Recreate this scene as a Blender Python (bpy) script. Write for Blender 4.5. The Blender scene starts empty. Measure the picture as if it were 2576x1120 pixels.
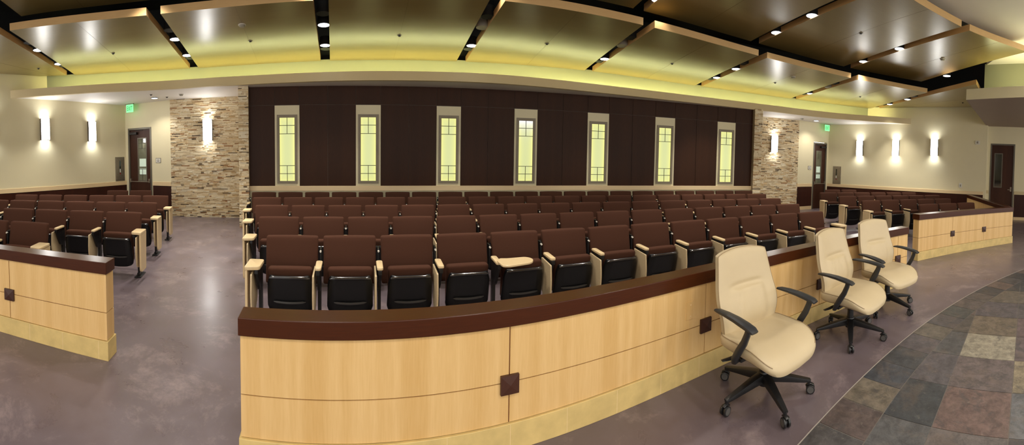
import bpy, bmesh, math, random
from mathutils import Matrix, Vector
random.seed(7)
D2R = math.pi / 180.0
sc = bpy.context.scene
COL = sc.collection

# ------------------------------------------------------------------ helpers
def P(r, a, z=0.0):
    """point of the hall: r metres from the arc centre on the stage, a degrees clockwise from the long axis"""
    return (r * math.sin(a * D2R), r * math.cos(a * D2R), z)

def lerp(a, b, t): return a + (b - a) * t

def table(tab):
    xs = sorted(tab)
    def f(a):
        if a <= xs[0]: return tab[xs[0]]
        if a >= xs[-1]: return tab[xs[-1]]
        for i in range(len(xs) - 1):
            if xs[i] <= a <= xs[i + 1]:
                t = (a - xs[i]) / (xs[i + 1] - xs[i])
                def m(k):
                    lo, hi = max(0, k - 1), min(len(xs) - 1, k + 1)
                    return (tab[xs[hi]] - tab[xs[lo]]) / (xs[hi] - xs[lo])
                h = xs[i + 1] - xs[i]
                t2, t3 = t * t, t * t * t
                return ((2*t3 - 3*t2 + 1) * tab[xs[i]] + (t3 - 2*t2 + t) * h * m(i)
                        + (-2*t3 + 3*t2) * tab[xs[i + 1]] + (t3 - t2) * h * m(i + 1))
    return f

class MB:
    def __init__(s): s.v = []; s.f = []; s.uv = []; s.c = []; s.mi = []
    def add(s, vs, fs, uvs=None, col=None, mi=0):
        o = len(s.v); s.v += [tuple(p) for p in vs]
        for i, f in enumerate(fs):
            s.f.append([o + k for k in f])
            s.uv.append(uvs[i] if uvs else None); s.c.append(col); s.mi.append(mi)
        return s
    def box(s, x0, x1, y0, y1, z0, z1, col=None, mi=0, M=None):
        vs = [(x, y, z) for z in (z0, z1) for y in (y0, y1) for x in (x0, x1)]
        if M: vs = [M @ Vector(p) for p in vs]
        fs = [(0,2,3,1),(4,5,7,6),(0,1,5,4),(1,3,7,5),(3,2,6,7),(2,0,4,6)]
        d = [(x, y, z) for z in (z0, z1) for y in (y0, y1) for x in (x0, x1)]
        def uv(f):
            out = []
            n = (Vector(d[f[1]]) - Vector(d[f[0]])).cross(Vector(d[f[2]]) - Vector(d[f[1]]))
            k = max(range(3), key=lambda q: abs(n[q]))
            for q in f:
                x, y, z = d[q]
                out.append((y, z) if k == 0 else (x, z) if k == 1 else (x, y))
            return out
        return s.add(vs, fs, [uv(f) for f in fs], col, mi)
    def prism(s, poly, z0, z1, col=None, mi=0):
        n = len(poly)
        area = sum(poly[i][0]*poly[(i+1)%n][1] - poly[(i+1)%n][0]*poly[i][1] for i in range(n))
        if area < 0: poly = poly[::-1]
        vs = [(x, y, z0) for x, y in poly] + [(x, y, z1) for x, y in poly]
        fs = [tuple(range(n - 1, -1, -1)), tuple(range(n, 2 * n))]
        uv = [[poly[i][:2] for i in range(n - 1, -1, -1)], [p[:2] for p in poly]]
        L = 0
        for i in range(n):
            j = (i + 1) % n
            d = math.dist(poly[i], poly[j])
            fs.append((i, j, n + j, n + i)); uv.append([(L, z0), (L + d, z0), (L + d, z1), (L, z1)]); L += d
        return s.add(vs, fs, uv, col, mi)
    def arc(s, r0, r1, z0, z1, a0, a1, n=None, col=None, mi=0):
        """solid block between two arcs; r0 faces the stage"""
        f0 = r0 if callable(r0) else (lambda a: r0)
        f1 = r1 if callable(r1) else (lambda a: r1)
        n = n or max(1, int(abs(a1 - a0) / 1.2 + .5))
        vs, fs, uv = [], [], []
        for i in range(n + 1):
            a = lerp(a0, a1, i / n)
            vs += [P(f0(a), a, z0), P(f1(a), a, z0), P(f1(a), a, z1), P(f0(a), a, z1)]
        R = f0((a0 + a1) / 2)
        for i in range(n):
            A, B = 4 * i, 4 * i + 4
            u0, u1 = lerp(a0, a1, i / n) * D2R * R, lerp(a0, a1, (i + 1) / n) * D2R * R
            T = f1(0) - f0(0)
            fs.append((A, B, B + 3, A + 3)); uv.append([(u0, z0), (u1, z0), (u1, z1), (u0, z1)])
            fs.append((B + 1, A + 1, A + 2, B + 2)); uv.append([(u1, z0), (u0, z0), (u0, z1), (u1, z1)])
            fs.append((A + 3, B + 3, B + 2, A + 2)); uv.append([(u0, z1), (u1, z1), (u1, z1 + T), (u0, z1 + T)])
            fs.append((A, A + 1, B + 1, B)); uv.append([(u0, z0), (u0, z0 + T), (u1, z0 + T), (u1, z0)])
        fs.append((0, 3, 2, 1)); uv.append([(0, z0), (0, z1), (T, z1), (T, z0)])
        A = 4 * n
        fs.append((A, A + 1, A + 2, A + 3)); uv.append([(0, z0), (T, z0), (T, z1), (0, z1)])
        return s.add(vs, fs, uv, col, mi)
    def cyl(s, c, r, h, n=24, r2=None, axis='z', col=None, mi=0, cap=True):
        r2 = r if r2 is None else r2
        def q(x, y, z):
            return (c[0] + x, c[1] + y, c[2] + z) if axis == 'z' else (c[0] + z, c[1] + x, c[2] + y) if axis == 'x' else (c[0] + y, c[1] + z, c[2] + x)
        vs = [q(r * math.cos(2*math.pi*i/n), r * math.sin(2*math.pi*i/n), 0) for i in range(n)]
        vs += [q(r2 * math.cos(2*math.pi*i/n), r2 * math.sin(2*math.pi*i/n), h) for i in range(n)]
        fs = [(i, (i + 1) % n, n + (i + 1) % n, n + i) for i in range(n)]
        if cap: fs += [tuple(range(n - 1, -1, -1)), tuple(range(n, 2 * n))]
        return s.add(vs, fs, None, col, mi)
    def sweep(s, path, ws, hs, up=(0, 0, 1), n=10, e=2.6, mi=0):
        """rounded bar along a path; ws/hs half sizes across and along up"""
        path = [Vector(p) for p in path]; up = Vector(up); vs = []; m = len(path)
        for i, p in enumerate(path):
            t = (path[min(i + 1, m - 1)] - path[max(i - 1, 0)]).normalized()
            sd = t.cross(up).normalized(); u2 = sd.cross(t).normalized()
            w = ws[i] if isinstance(ws, (list, tuple)) else ws
            h = hs[i] if isinstance(hs, (list, tuple)) else hs
            for k in range(n):
                th = 2 * math.pi * k / n; c, q = math.cos(th), math.sin(th)
                vs.append(p + sd * (w * math.copysign(abs(c) ** (2 / e), c)) + u2 * (h * math.copysign(abs(q) ** (2 / e), q)))
        fs = []
        for i in range(m - 1):
            for k in range(n):
                fs.append((i*n + k, (i+1)*n + k, (i+1)*n + (k+1) % n, i*n + (k+1) % n))
        fs.append(tuple(range(n))); fs.append(tuple((m-1)*n + k for k in range(n - 1, -1, -1)))
        return s.add(vs, fs, None, None, mi)
    def build(s, name, mats, parent=None, bevel=0.0, seg=2, smooth=False, fn=None, sharp=40):
        me = bpy.data.meshes.new(name); bm = bmesh.new()
        uvl = bm.loops.layers.uv.new('UVMap')
        cl = bm.loops.layers.float_color.new('Col') if any(c is not None for c in s.c) else None
        V = [bm.verts.new(p) for p in s.v]
        for f, uv, c, mi in zip(s.f, s.uv, s.c, s.mi):
            try: F = bm.faces.new([V[k] for k in f])
            except ValueError: continue
            F.material_index = mi
            for i, l in enumerate(F.loops):
                if uv: l[uvl].uv = uv[i][:2]
                if cl and c is not None: l[cl] = (c[0], c[1], c[2], 1.0)
        if not any(s.uv): pass
        bmesh.ops.recalc_face_normals(bm, faces=bm.faces)
        if bevel:
            es = [e for e in bm.edges if len(e.link_faces) == 2 and e.calc_face_angle(0) > 0.6]
            bmesh.ops.bevel(bm, geom=es, offset=bevel, segments=seg, profile=.5, affect='EDGES', clamp_overlap=True)
        if fn:
            for v in bm.verts: v.co = Vector(fn(*v.co))
        if smooth:
            for f in bm.faces: f.smooth = True
            for e in bm.edges:
                if len(e.link_faces) == 2 and e.calc_face_angle(0) > sharp * D2R: e.smooth = False
        bm.to_mesh(me); bm.free()
        for m in (mats if isinstance(mats, (list, tuple)) else [mats]): me.materials.append(m)
        return link(name, me, parent)

def link(name, data, parent=None):
    o = bpy.data.objects.new(name, data); COL.objects.link(o)
    if parent: o.parent = parent
    return o
def tag(o, label, cat, group=None):
    o['label'] = label; o['category'] = cat
    if group: o['group'] = group
    return o
def struct(o): o['kind'] = 'structure'; return o
def thing(name, label, cat, loc=(0, 0, 0), rz=0.0, group=None):
    o = link(name, None); o.location = loc; o.rotation_euler = (0, 0, rz); o.empty_display_size = .1
    return tag(o, label, cat, group)
def dup(root, loc, rz, label, group=None, scale=None):
    r = root.copy(); COL.objects.link(r); r.location = loc; r.rotation_euler = (0, 0, rz); r['label'] = label
    if group: r['group'] = group
    if scale: r.scale = scale
    def kids(a, b):
        for ch in a.children:
            c = ch.copy(); COL.objects.link(c); c.parent = b; kids(ch, c)
    kids(root, r)
    return r
ORD = ['', 'first', 'second', 'third', 'fourth', 'fifth', 'sixth', 'seventh', 'eighth', 'ninth', 'tenth', 'eleventh',
       'twelfth', 'thirteenth', 'fourteenth', 'fifteenth', 'sixteenth', 'seventeenth', 'eighteenth', 'nineteenth',
       'twentieth', 'twenty-first']

# ------------------------------------------------------------------ materials
def srgb(r, g, b):
    f = lambda c: (c / 12.92 if c <= .04045 else ((c + .055) / 1.055) ** 2.4)
    return (f(r / 255), f(g / 255), f(b / 255), 1.0)
class Mat:
    def __init__(s, name):
        s.m = bpy.data.materials.new(name); s.m.use_nodes = True
        s.nt = s.m.node_tree; s.n = s.nt.nodes; s.l = s.nt.links
        s.b = s.n['Principled BSDF']
    def node(s, t, **kw):
        n = s.n.new(t)
        for k, v in kw.items():
            if k in n.inputs: n.inputs[k].default_value = v
            else: setattr(n, k, v)
        return n
    def set(s, **kw):
        for k, v in kw.items(): s.b.inputs[k.replace('_', ' ')].default_value = v
        return s
    def link(s, a, b): s.l.new(a, b)
    def coords(s, kind='UV', scale=(1, 1, 1), rot=(0, 0, 0)):
        tc = s.node('ShaderNodeTexCoord'); mp = s.node('ShaderNodeMapping')
        mp.inputs['Scale'].default_value = scale; mp.inputs['Rotation'].default_value = rot
        s.link(tc.outputs[kind], mp.inputs['Vector']); return mp.outputs['Vector']
    def noise(s, vec, scale=5, detail=4, rough=.55, dist=0.0):
        n = s.node('ShaderNodeTexNoise'); n.inputs['Scale'].default_value = scale
        n.inputs['Detail'].default_value = detail; n.inputs['Roughness'].default_value = rough
        n.inputs['Distortion'].default_value = dist
        s.link(vec, n.inputs['Vector']); return n.outputs['Fac']
    def ramp(s, fac, stops):
        r = s.node('ShaderNodeValToRGB'); e = r.color_ramp.elements
        while len(e) < len(stops): e.new(.5)
        for i, (p, c) in enumerate(stops): e[i].position = p; e[i].color = c
        s.link(fac, r.inputs['Fac']); return r.outputs['Color']
    def mix(s, fac, a, b, mode='MIX'):
        m = s.node('ShaderNodeMix', data_type='RGBA', blend_type=mode)
        for sock, v in ((m.inputs[0], fac), (m.inputs[6], a), (m.inputs[7], b)):
            if isinstance(v, (int, float, tuple)): sock.default_value = v
            else: s.link(v, sock)
        return m.outputs[2]
    def bump(s, h, strength=.2, dist=.01):
        b = s.node('ShaderNodeBump'); b.inputs['Strength'].default_value = strength; b.inputs['Distance'].default_value = dist
        s.link(h, b.inputs['Height']); s.link(b.outputs['Normal'], s.b.inputs['Normal'])
    def color(s, c): s.link(c, s.b.inputs['Base Color']); return s

def plain(name, col, rough=.5, metal=0.0, coat=0.0, spec=.5, vary=.06, scale=6, bump=0.0, kind='Object'):
    m = Mat(name); v = m.coords(kind)
    n = m.noise(v, scale, 5)
    lo = tuple(c * (1 - vary) for c in col[:3]) + (1,); hi = tuple(min(1, c * (1 + vary)) for c in col[:3]) + (1,)
    m.color(m.ramp(n, [(.3, lo), (.7, hi)]))
    m.set(Roughness=rough, Metallic=metal, Coat_Weight=coat, Specular_IOR_Level=spec)
    if bump: m.bump(m.noise(v, 180, 3), bump, .004)
    return m.m
def wood(name, c1, c2, rough=.35, coat=.2, stretch=(9, .7, 1), band=1.7, kind='UV', rot=(0, 0, 0), coat_rough=.15, bandamt=.55, spec=.5):
    """veneer: fine grain plus broad leaf-matched bands across the grain"""
    m = Mat(name)
    v = m.coords(kind, stretch, rot)
    g = m.noise(v, 9, 6, .6, .15)
    vb = m.coords(kind, (band * 1.0, .02, .02) if stretch[0] > stretch[1] else (.02, band, .02), rot)
    b = m.noise(vb, 3.2, 1, .3)
    grain = m.ramp(g, [(.28, c1), (.72, c2)])
    bands = m.ramp(b, [(.38, c1), (.46, m4(c1, c2, .5)), (.54, c2), (.62, m4(c1, c2, .35))])
    m.color(m.mix(bandamt, grain, bands))
    m.set(Roughness=rough, Coat_Weight=coat, Coat_Roughness=coat_rough, Specular_IOR_Level=spec)
    m.bump(g, .04, .002)
    return m.m
def m4(a, b, t): return tuple(lerp(x, y, t) for x, y in zip(a, b))
def emit(name, col, strength, dark=None):
    m = Mat(name); v = m.coords('Object'); n = m.noise(v, 3, 2)
    c = m.ramp(n, [(.3, col if dark is None else dark), (.7, col)])
    m.color(c); m.link(c, m.b.inputs['Emission Color']); m.set(Emission_Strength=strength, Roughness=.4)
    return m.m

M = {}
M['cream'] = plain('cream_wall_paint', srgb(228, 218, 182), .55, vary=.02, scale=2)
M['cream_dim'] = plain('tan_soffit_paint', srgb(206, 188, 146), .6, vary=.02, scale=2)
M['taupe_soffit'] = plain('taupe_soffit_underside', srgb(150, 132, 116), .6, vary=.02, scale=2)  # stage soffit underside, darker than its sides
M['white_ceiling'] = plain('white_ceiling_paint', srgb(226, 220, 212), .6, vary=.015, scale=2)
M['cove'] = plain('cove_paint', srgb(136, 135, 112), .6, vary=.015, scale=2)
M['black'] = plain('matte_black', (.004, .004, .004, 1), .8, vary=.2)
M['dark_wood'] = wood('dark_stained_panel', srgb(46, 24, 10), srgb(64, 36, 18), .42, 0.0, (14, .8, 1), .9, bandamt=.35, spec=.16)
M['wainscot'] = wood('dark_wainscot', srgb(48, 22, 15), srgb(66, 32, 22), .4, 0.0, (12, .8, 1), .9, spec=.25)
M['reveal'] = plain('panel_reveal', srgb(92, 76, 62), .5)
M['cap'] = wood('dark_stained_cap', srgb(58, 25, 8), srgb(74, 34, 12), .28, .08, (.8, 12, 1), 1.0, coat_rough=.22, bandamt=.25, spec=.3)
M['maple'] = wood('maple_veneer', srgb(206, 165, 102), srgb(226, 190, 132), .36, .2, (10, .55, 1), 1.9)
M['maple_trim'] = wood('maple_trim', srgb(224, 196, 148), srgb(238, 213, 170), .42, .1, (.7, 12, 1), .6)
M['panel_joint'] = plain('veneer_joint', srgb(104, 86, 48), .5)
M['groove'] = plain('groove_core', srgb(120, 74, 38), .6)  # brown core behind the panel grooves
M['limestone'] = plain('limestone_base', srgb(206, 180, 118), .5, vary=.12, scale=9)
M['panel_wood'] = wood('ceiling_veneer', srgb(122, 105, 62), srgb(141, 123, 76), .29, .2, (.35, 16, 1), .6, kind='UV', coat_rough=.25, bandamt=.3, spec=.45)  # low light on the undersides is put into this darker veneer
M['panel_edge'] = wood('ceiling_panel_edge', srgb(194, 156, 104), srgb(210, 174, 122), .35, .2, (.6, 8, 1), .5)
M['frame_taupe'] = plain('taupe_frame', srgb(138, 126, 104), .45)
M['muntin'] = plain('dark_muntin', srgb(62, 60, 44), .5)
M['door_gray'] = plain('grey_steel_frame', srgb(104, 98, 86), .4, .3)
M['door_wood'] = wood('door_veneer', srgb(58, 33, 22), srgb(76, 45, 31), .4, 0.0, (10, .6, 1), .8, spec=.2)
M['dark_metal'] = plain('dark_metal', srgb(44, 40, 38), .4, .6)
M['sconce_frame'] = plain('sconce_frame_bronze', srgb(92, 84, 76), .45, .4)
M['steel'] = plain('brushed_steel', srgb(150, 140, 124), .38, .8, vary=.1, scale=20)
M['black_plastic'] = plain('black_plastic', (.012, .012, .013, 1), .32, spec=.5, vary=.1)
M['shell'] = plain('black_seat_shell', (.008, .008, .009, 1), .3, spec=.32, vary=.08)
M['shell_lip'] = plain('glossy_black_lip', (.02, .021, .024, 1), .2, spec=1.0, coat=.6, vary=.05)
M['shell_ridge'] = plain('black_ridge_highlight', (.035, .034, .033, 1), .35, spec=.6, vary=.05)  # lighter than the shell: the ridge highlight is put into the colour
M['arm_black'] = plain('charcoal_arm', (.022, .023, .026, 1), .42, vary=.08)
M['black_metal'] = plain('black_metal', (.014, .014, .015, 1), .4, .3, vary=.1)
M['fabric'] = plain('brown_fabric', srgb(71, 45, 34), .92, spec=.12, vary=.08, scale=260, bump=.15)
M['fabric'].node_tree.nodes['Principled BSDF'].inputs['Sheen Weight'].default_value = .1
M['fabric'].node_tree.nodes['Principled BSDF'].inputs['Sheen Tint'].default_value = srgb(150, 100, 80)
M['arm_wood'] = wood('maple_arm', srgb(208, 182, 138), srgb(224, 202, 162), .4, .15, (7, 7, .6), .4, kind='Object')
M['tablet'] = wood('writing_tablet_laminate', srgb(196, 174, 136), srgb(210, 190, 154), .42, .1, (3, 3, 9), .4, kind='Object')
M['leather'] = plain('cream_leather', srgb(192, 174, 140), .43, vary=.035, scale=5, bump=.05)
M['piping'] = plain('dark_piping', srgb(150, 128, 96), .5)
M['wheel_grey'] = plain('grey_wheel_rim', srgb(84, 82, 80), .45)
M['white_plastic'] = plain('white_plastic', srgb(222, 218, 206), .45, vary=.02)
M['grey_plastic'] = plain('grey_plastic', srgb(150, 144, 130), .5)
M['red'] = plain('red_enamel', srgb(150, 34, 26), .35)
M['glass_dark'] = plain('dark_glazing', srgb(108, 110, 90), .08, coat=.5, vary=.35, scale=2.5)
M['glass_black'] = plain('black_glazing', srgb(22, 24, 20), .08, coat=.5, vary=.3, scale=2.5)
M['glass_reflection'] = emit('painted_reflection_glow', srgb(176, 190, 172), .5)  # reflections on the door glass, painted as a glow
M['medallion'] = wood('dark_medallion', srgb(50, 24, 14), srgb(70, 36, 22), .45, 0.0, (9, 9, 9), .8, kind='Object')
M['exit_face'] = emit('exit_sign_green_glow', srgb(128, 232, 156), .85)
M['exit_letter'] = emit('exit_letter_green', srgb(18, 128, 62), .6)
M['ink'] = plain('sign_ink', srgb(60, 54, 48), .6)
M['lens'] = emit('downlight_lens', (.82, .88, 1, 1), 6)
M['sconce_lens'] = emit('sconce_diffuser', (1.0, .99, .97, 1), 19)
M['strip'] = emit('cove_light_strip', (.98, 1.0, .46, 1), 28)
M['strip2'] = emit('stage_cove_light_strip', (1.0, 1.0, .55, 1), 24)

def window_glass(name, hot):
    m = Mat(name); uv = m.coords('UV')
    sx = m.node('ShaderNodeSeparateXYZ'); m.link(uv, sx.inputs[0])
    u = sx.outputs['X']; v = sx.outputs['Y']
    def math_(op, a, b=None):
        n = m.node('ShaderNodeMath', operation=op)
        for i, x in enumerate((a, b)):
            if x is None: continue
            if isinstance(x, (int, float)): n.inputs[i].default_value = x
            else: m.link(x, n.inputs[i])
        return n.outputs[0]
    e = math_('POWER', math_('MULTIPLY', math_('ABSOLUTE', math_('SUBTRACT', u, .5)), 2), 2.2)
    ev = math_('POWER', math_('MULTIPLY', math_('ABSOLUTE', math_('SUBTRACT', v, .5)), 2), 5)
    k = math_('MAXIMUM', e, math_('MULTIPLY', ev, .7))
    c = m.ramp(k, [(0.0, srgb(208, 214, 148)), (.55, srgb(224, 226, 142)), (1.0, srgb(244, 240, 140))])
    if hot:
        c = m.mix(math_('SMOOTH_MIN', math_('POWER', v, 9), 1.0), c, srgb(250, 250, 255))
    m.link(c, m.b.inputs['Emission Color']); m.color(m.mix(.8, c, (.02, .02, .01, 1)))
    m.set(Emission_Strength=.8, Roughness=.25)
    return m.m
M['window_glass'] = window_glass('backlit_yellow_glass', False)
M['window_glass_hot'] = window_glass('backlit_yellow_glass_bright_top', True)

def floor_mat():
    m = Mat('stained_concrete'); v = m.coords('Object')
    big = m.noise(v, .55, 5, .6, .3); mid = m.noise(v, 2.4, 7, .65, .4); fine = m.noise(v, 14, 6, .7)
    base = m.ramp(big, [(.3, srgb(93, 83, 86)), (.5, srgb(105, 93, 98)), (.7, srgb(98, 90, 98))])
    base = m.mix(.35, base, m.ramp(mid, [(.35, srgb(88, 75, 78)), (.65, srgb(112, 101, 108))]))
    scuff = m.noise(v, 1.7, 14, .80, .35)
    k = m.ramp(scuff, [(.52, (0, 0, 0, 1)), (.67, (.58, .58, .58, 1))])
    base = m.mix(k, base, srgb(156, 140, 140))
    m.color(base)
    r = m.ramp(mid, [(.3, (.25, .25, .25, 1)), (.7, (.40, .40, .40, 1))])
    m.link(r, m.b.inputs['Roughness'])
    m.set(Coat_Weight=.25, Coat_Roughness=.22)
    m.bump(fine, .03, .003)
    return m.m
M['floor'] = floor_mat()
def slate_mat():
    m = Mat('cleft_slate'); v = m.coords('Object')
    at = m.node('ShaderNodeVertexColor', layer_name='Col')
    n1 = m.noise(v, 11, 12, .78, .25); n2 = m.noise(v, 3.6, 10, .74, .3); n3 = m.noise(v, 24, 12, .82, .2); n4 = m.noise(v, 6, 12, .78, .4)
    dark = m.mix(1.0, at.outputs['Color'], (.62, .60, .60, 1), 'MULTIPLY'); light = m.mix(1.0, at.outputs['Color'], (1.34, 1.30, 1.26, 1), 'MULTIPLY')
    c = m.mix(m.ramp(n1, [(.40, (0, 0, 0, 1)), (.60, (1, 1, 1, 1))]), dark, light)
    c = m.mix(m.ramp(n2, [(.52, (0, 0, 0, 1)), (.60, (.3, .3, .3, 1))]), c, srgb(108, 92, 80))
    c = m.mix(m.ramp(n4, [(.54, (0, 0, 0, 1)), (.60, (.55, .55, .55, 1))]), c, srgb(62, 61, 63))
    c = m.mix(m.ramp(n3, [(.57, (0, 0, 0, 1)), (.66, (.55, .55, .55, 1))]), c, srgb(142, 134, 122))
    m.color(c); m.set(Roughness=.44, Coat_Weight=.12, Coat_Roughness=.3)
    m.bump(n1, .6, .012)
    return m.m
M['slate'] = slate_mat()
M['edge_strip'] = plain('grey_edge_strip', srgb(164, 156, 148), .5)
M['grout'] = plain('slate_grout', srgb(112, 106, 100), .8, vary=.15, scale=30)
def stone_mat():
    m = Mat('ledger_stone'); v = m.coords('Object')
    at = m.node('ShaderNodeVertexColor', layer_name='Col')
    n = m.noise(v, 22, 7, .7); n2 = m.noise(v, 60, 4, .7)
    c = m.mix(.25, at.outputs['Color'], m.ramp(n, [(.3, srgb(150, 126, 92)), (.7, srgb(240, 226, 194))]), 'MIX')
    m.color(c); m.set(Roughness=.85, Specular_IOR_Level=.25)
    m.bump(n, .5, .012)
    return m.m
M['stone'] = stone_mat()

# ------------------------------------------------------------------ main dimensions
ZS = 3.13            # soffit underside
RW = 15.063          # panelled rear wall
WS = 6.8465          # degrees between windows
rF = table({-46: 14.35, -44: 14.40, -37.9: 14.6, -30.9: 14.80, -25.8: 14.74, -22.8: 14.69, -16: 14.5, -12.8: 14.43,
            -3.3: 14.33, 7.7: 14.62, 16: 14.82, 23.8: 14.96, 34.6: 15.10, 42: 14.72, 46: 14.5})      # soffit face
r1f = table({-46: 14.9, -39.65: 15.17, -28.5: 15.42, -17.2: 15.15, -5.86: 14.97, 5.7: 14.97, 17.7: 15.37, 29.6: 15.64, 40.8: 15.75, 46: 15.6})
r1n = table({-46: 11.4, -39.65: 11.62, -28.5: 12.0, -17.2: 11.95, -5.86: 11.67, 5.7: 11.69, 17.7: 11.97, 29.6: 12.15, 40.8: 12.13, 46: 12.0})
r2f = table({-46: 12.0, -39.7: 12.05, -29: 12.35, -17.3: 12.2, -5.8: 12.0, 5.5: 12.02, 17.6: 12.3, 29.8: 12.58, 40.4: 12.5, 46: 12.4})
r2n = table({-46: 8.6, -29: 8.87, 0: 8.85, 29: 8.87, 40: 8.66, 46: 8.6})

# ------------------------------------------------------------------ floor
mb = MB(); mb.prism([(-10.6, -1), (11.4, -1), (11.4, 15.6), (-10.6, 15.6)], -.06, 0)
struct(mb.build('floor', M['floor']))
TINT = [srgb(92, 78, 76), srgb(78, 74, 75), srgb(68, 68, 70), srgb(58, 60, 63), srgb(104, 84, 74), srgb(112, 98, 78),
        srgb(88, 80, 76), srgb(76, 66, 68), srgb(110, 88, 76), srgb(64, 65, 68), srgb(98, 88, 78)]
mb = MB()
mb.arc(0.5, 7.772, -.02, .0025, -75, 75, 90, mi=1)
mb.arc(7.7665, 7.772, -.02, .0055, -75, 75, 90, mi=2)          # pale edge strip
a = -64.96; k = 0
FIX = {0: srgb(82, 78, 76), 1: srgb(100, 80, 72), 2: srgb(122, 108, 82), 3: srgb(66, 72, 80), 4: srgb(64, 68, 72), 5: srgb(90, 82, 84), 6: srgb(108, 98, 78), 7: srgb(80, 76, 78), 8: srgb(76, 80, 76), 9: srgb(98, 86, 80)}
while a < 66:
    i = int(round((a + 1.72) / 2.18))
    c = FIX.get(i, random.choice(TINT)); m_ = sum(c[:3]) / 3; c = tuple((m_ + (x - m_) * .66) * .80 * t for x, t in zip(c[:3], (.97, 1.0, 1.10)))
    mb.arc(7.459, 7.763, 0, .005, a + .03, a + 2.155, 2, col=c); a += 2.18
def ds(c, k=.62, g=.80):
    m_ = (c[0] + c[1] + c[2]) / 3; return tuple((m_ + (x - m_) * k) * g * t for x, t in zip(c[:3], (.97, 1.0, 1.10)))
def clip_tile(x0, x1, y0, y1, R, c):
    """a square tile cut by the ring joint"""
    rot = -.02
    N = 24
    per = [(lerp(x0, x1, t / N), y0) for t in range(N)] + [(x1, lerp(y0, y1, t / N)) for t in range(N)] + \
          [(lerp(x1, x0, t / N), y1) for t in range(N)] + [(x0, lerp(y1, y0, t / N)) for t in range(N)]
    per = [(x * math.cos(rot) - y * math.sin(rot), x * math.sin(rot) + y * math.cos(rot)) for x, y in per]
    ins = [math.hypot(*p) <= R for p in per]
    if sum(ins) < 6: return
    if all(ins): mb.prism([per[0], per[N], per[2 * N], per[3 * N]], 0, .005, col=c); return
    m = len(per); st = next(i for i in range(m) if ins[i] and not ins[i - 1])
    q = []
    k = 0
    while k < m and ins[(st + k) % m]: q.append(per[(st + k) % m]); k += 1
    ang = lambda p: math.atan2(p[0], p[1])
    a1, a0 = ang(q[-1]), ang(q[0])
    q += [(R * math.sin(lerp(a1, a0, j / 8)), R * math.cos(lerp(a1, a0, j / 8))) for j in range(9)]
    mb.prism(q, 0, .005, col=c)
SQ = {(2, 0): srgb(92, 92, 90), (3, 0): srgb(60, 66, 70), (4, 0): srgb(92, 84, 86), (5, 0): srgb(84, 84, 82), (6, 0): srgb(88, 80, 70),
      (2, 1): srgb(112, 100, 92), (3, 1): srgb(124, 90, 76), (4, 1): srgb(112, 94, 88), (5, 1): srgb(164, 152, 116), (6, 1): srgb(120, 102, 74), (7, 1): srgb(96, 86, 88),
      (3, 2): srgb(108, 110, 110), (4, 2): srgb(158, 138, 92), (5, 2): srgb(104, 86, 84), (6, 2): srgb(110, 86, 84), (7, 2): srgb(92, 84, 84)}
for iy in range(14):
    for ix in range(-13, 15):
        x0 = -1.19 + .457 * ix; y1 = 7.60 - .473 * iy
        c = SQ.get((ix, iy)) or random.choice(TINT)
        clip_tile(x0 + .003, x0 + .454, y1 - .470, y1 - .003, 7.452, ds(c))
struct(mb.build('floor_slate', [M['slate'], M['grout'], M['edge_strip']]))

# ------------------------------------------------------------------ walls
def wallbox(mb, p, q, z0, z1, t=.12, out=1, mi=0, off=0.0, uoff=0.0):
    """upright slab along p->q; its room face lies on the line, t metres thick away from the hall (out=+1 left of p->q)"""
    p, q = Vector(p), Vector(q); d = (q - p).normalized(); n = Vector((-d.y, d.x)) * out
    a, b = p - n * off, q - n * off
    poly = [tuple(a), tuple(b), tuple(b + n * t), tuple(a + n * t)]
    return mb.prism(poly, z0, z1, mi=mi)
CL, CR = (-10.12, 13.66), (10.12, 13.62)          # rear corners
SL, SR = (-8.6, 13.95), (8.6, 13.95)              # where the stone starts
TL, TR = (-6.55, 14.88), (6.55, 14.88)            # behind the pilasters
LW0, RW0 = (-10.3, 5.2), (10.25, 7.88)
ZT0, ZT1 = .815, .923                              # chair rail
for nm, p, q in (('left', LW0, CL), ('right', CR, RW0)):
    mb = MB(); wallbox(mb, p, q, 0, 3.74, .14); struct(mb.build('wall_' + nm, M['cream']))
    mb = MB(); wallbox(mb, p, q, .1, ZT0, .012, off=.012); struct(mb.build('wall_wainscot_' + nm, M['wainscot']))
    mb = MB(); wallbox(mb, p, q, ZT0, ZT1, .022, off=.022); struct(mb.build('trim_chair_rail_' + nm, M['maple_trim'], bevel=.004))
    mb = MB(); wallbox(mb, p, q, 0, .1, .016, off=.016); struct(mb.build('baseboard_' + nm, M['maple_trim'], bevel=.003))
def along(p, q, d):
    p, q = Vector(p), Vector(q); return tuple(p + (q - p).normalized() * d)
LEN = math.dist(CL, SL)
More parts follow.
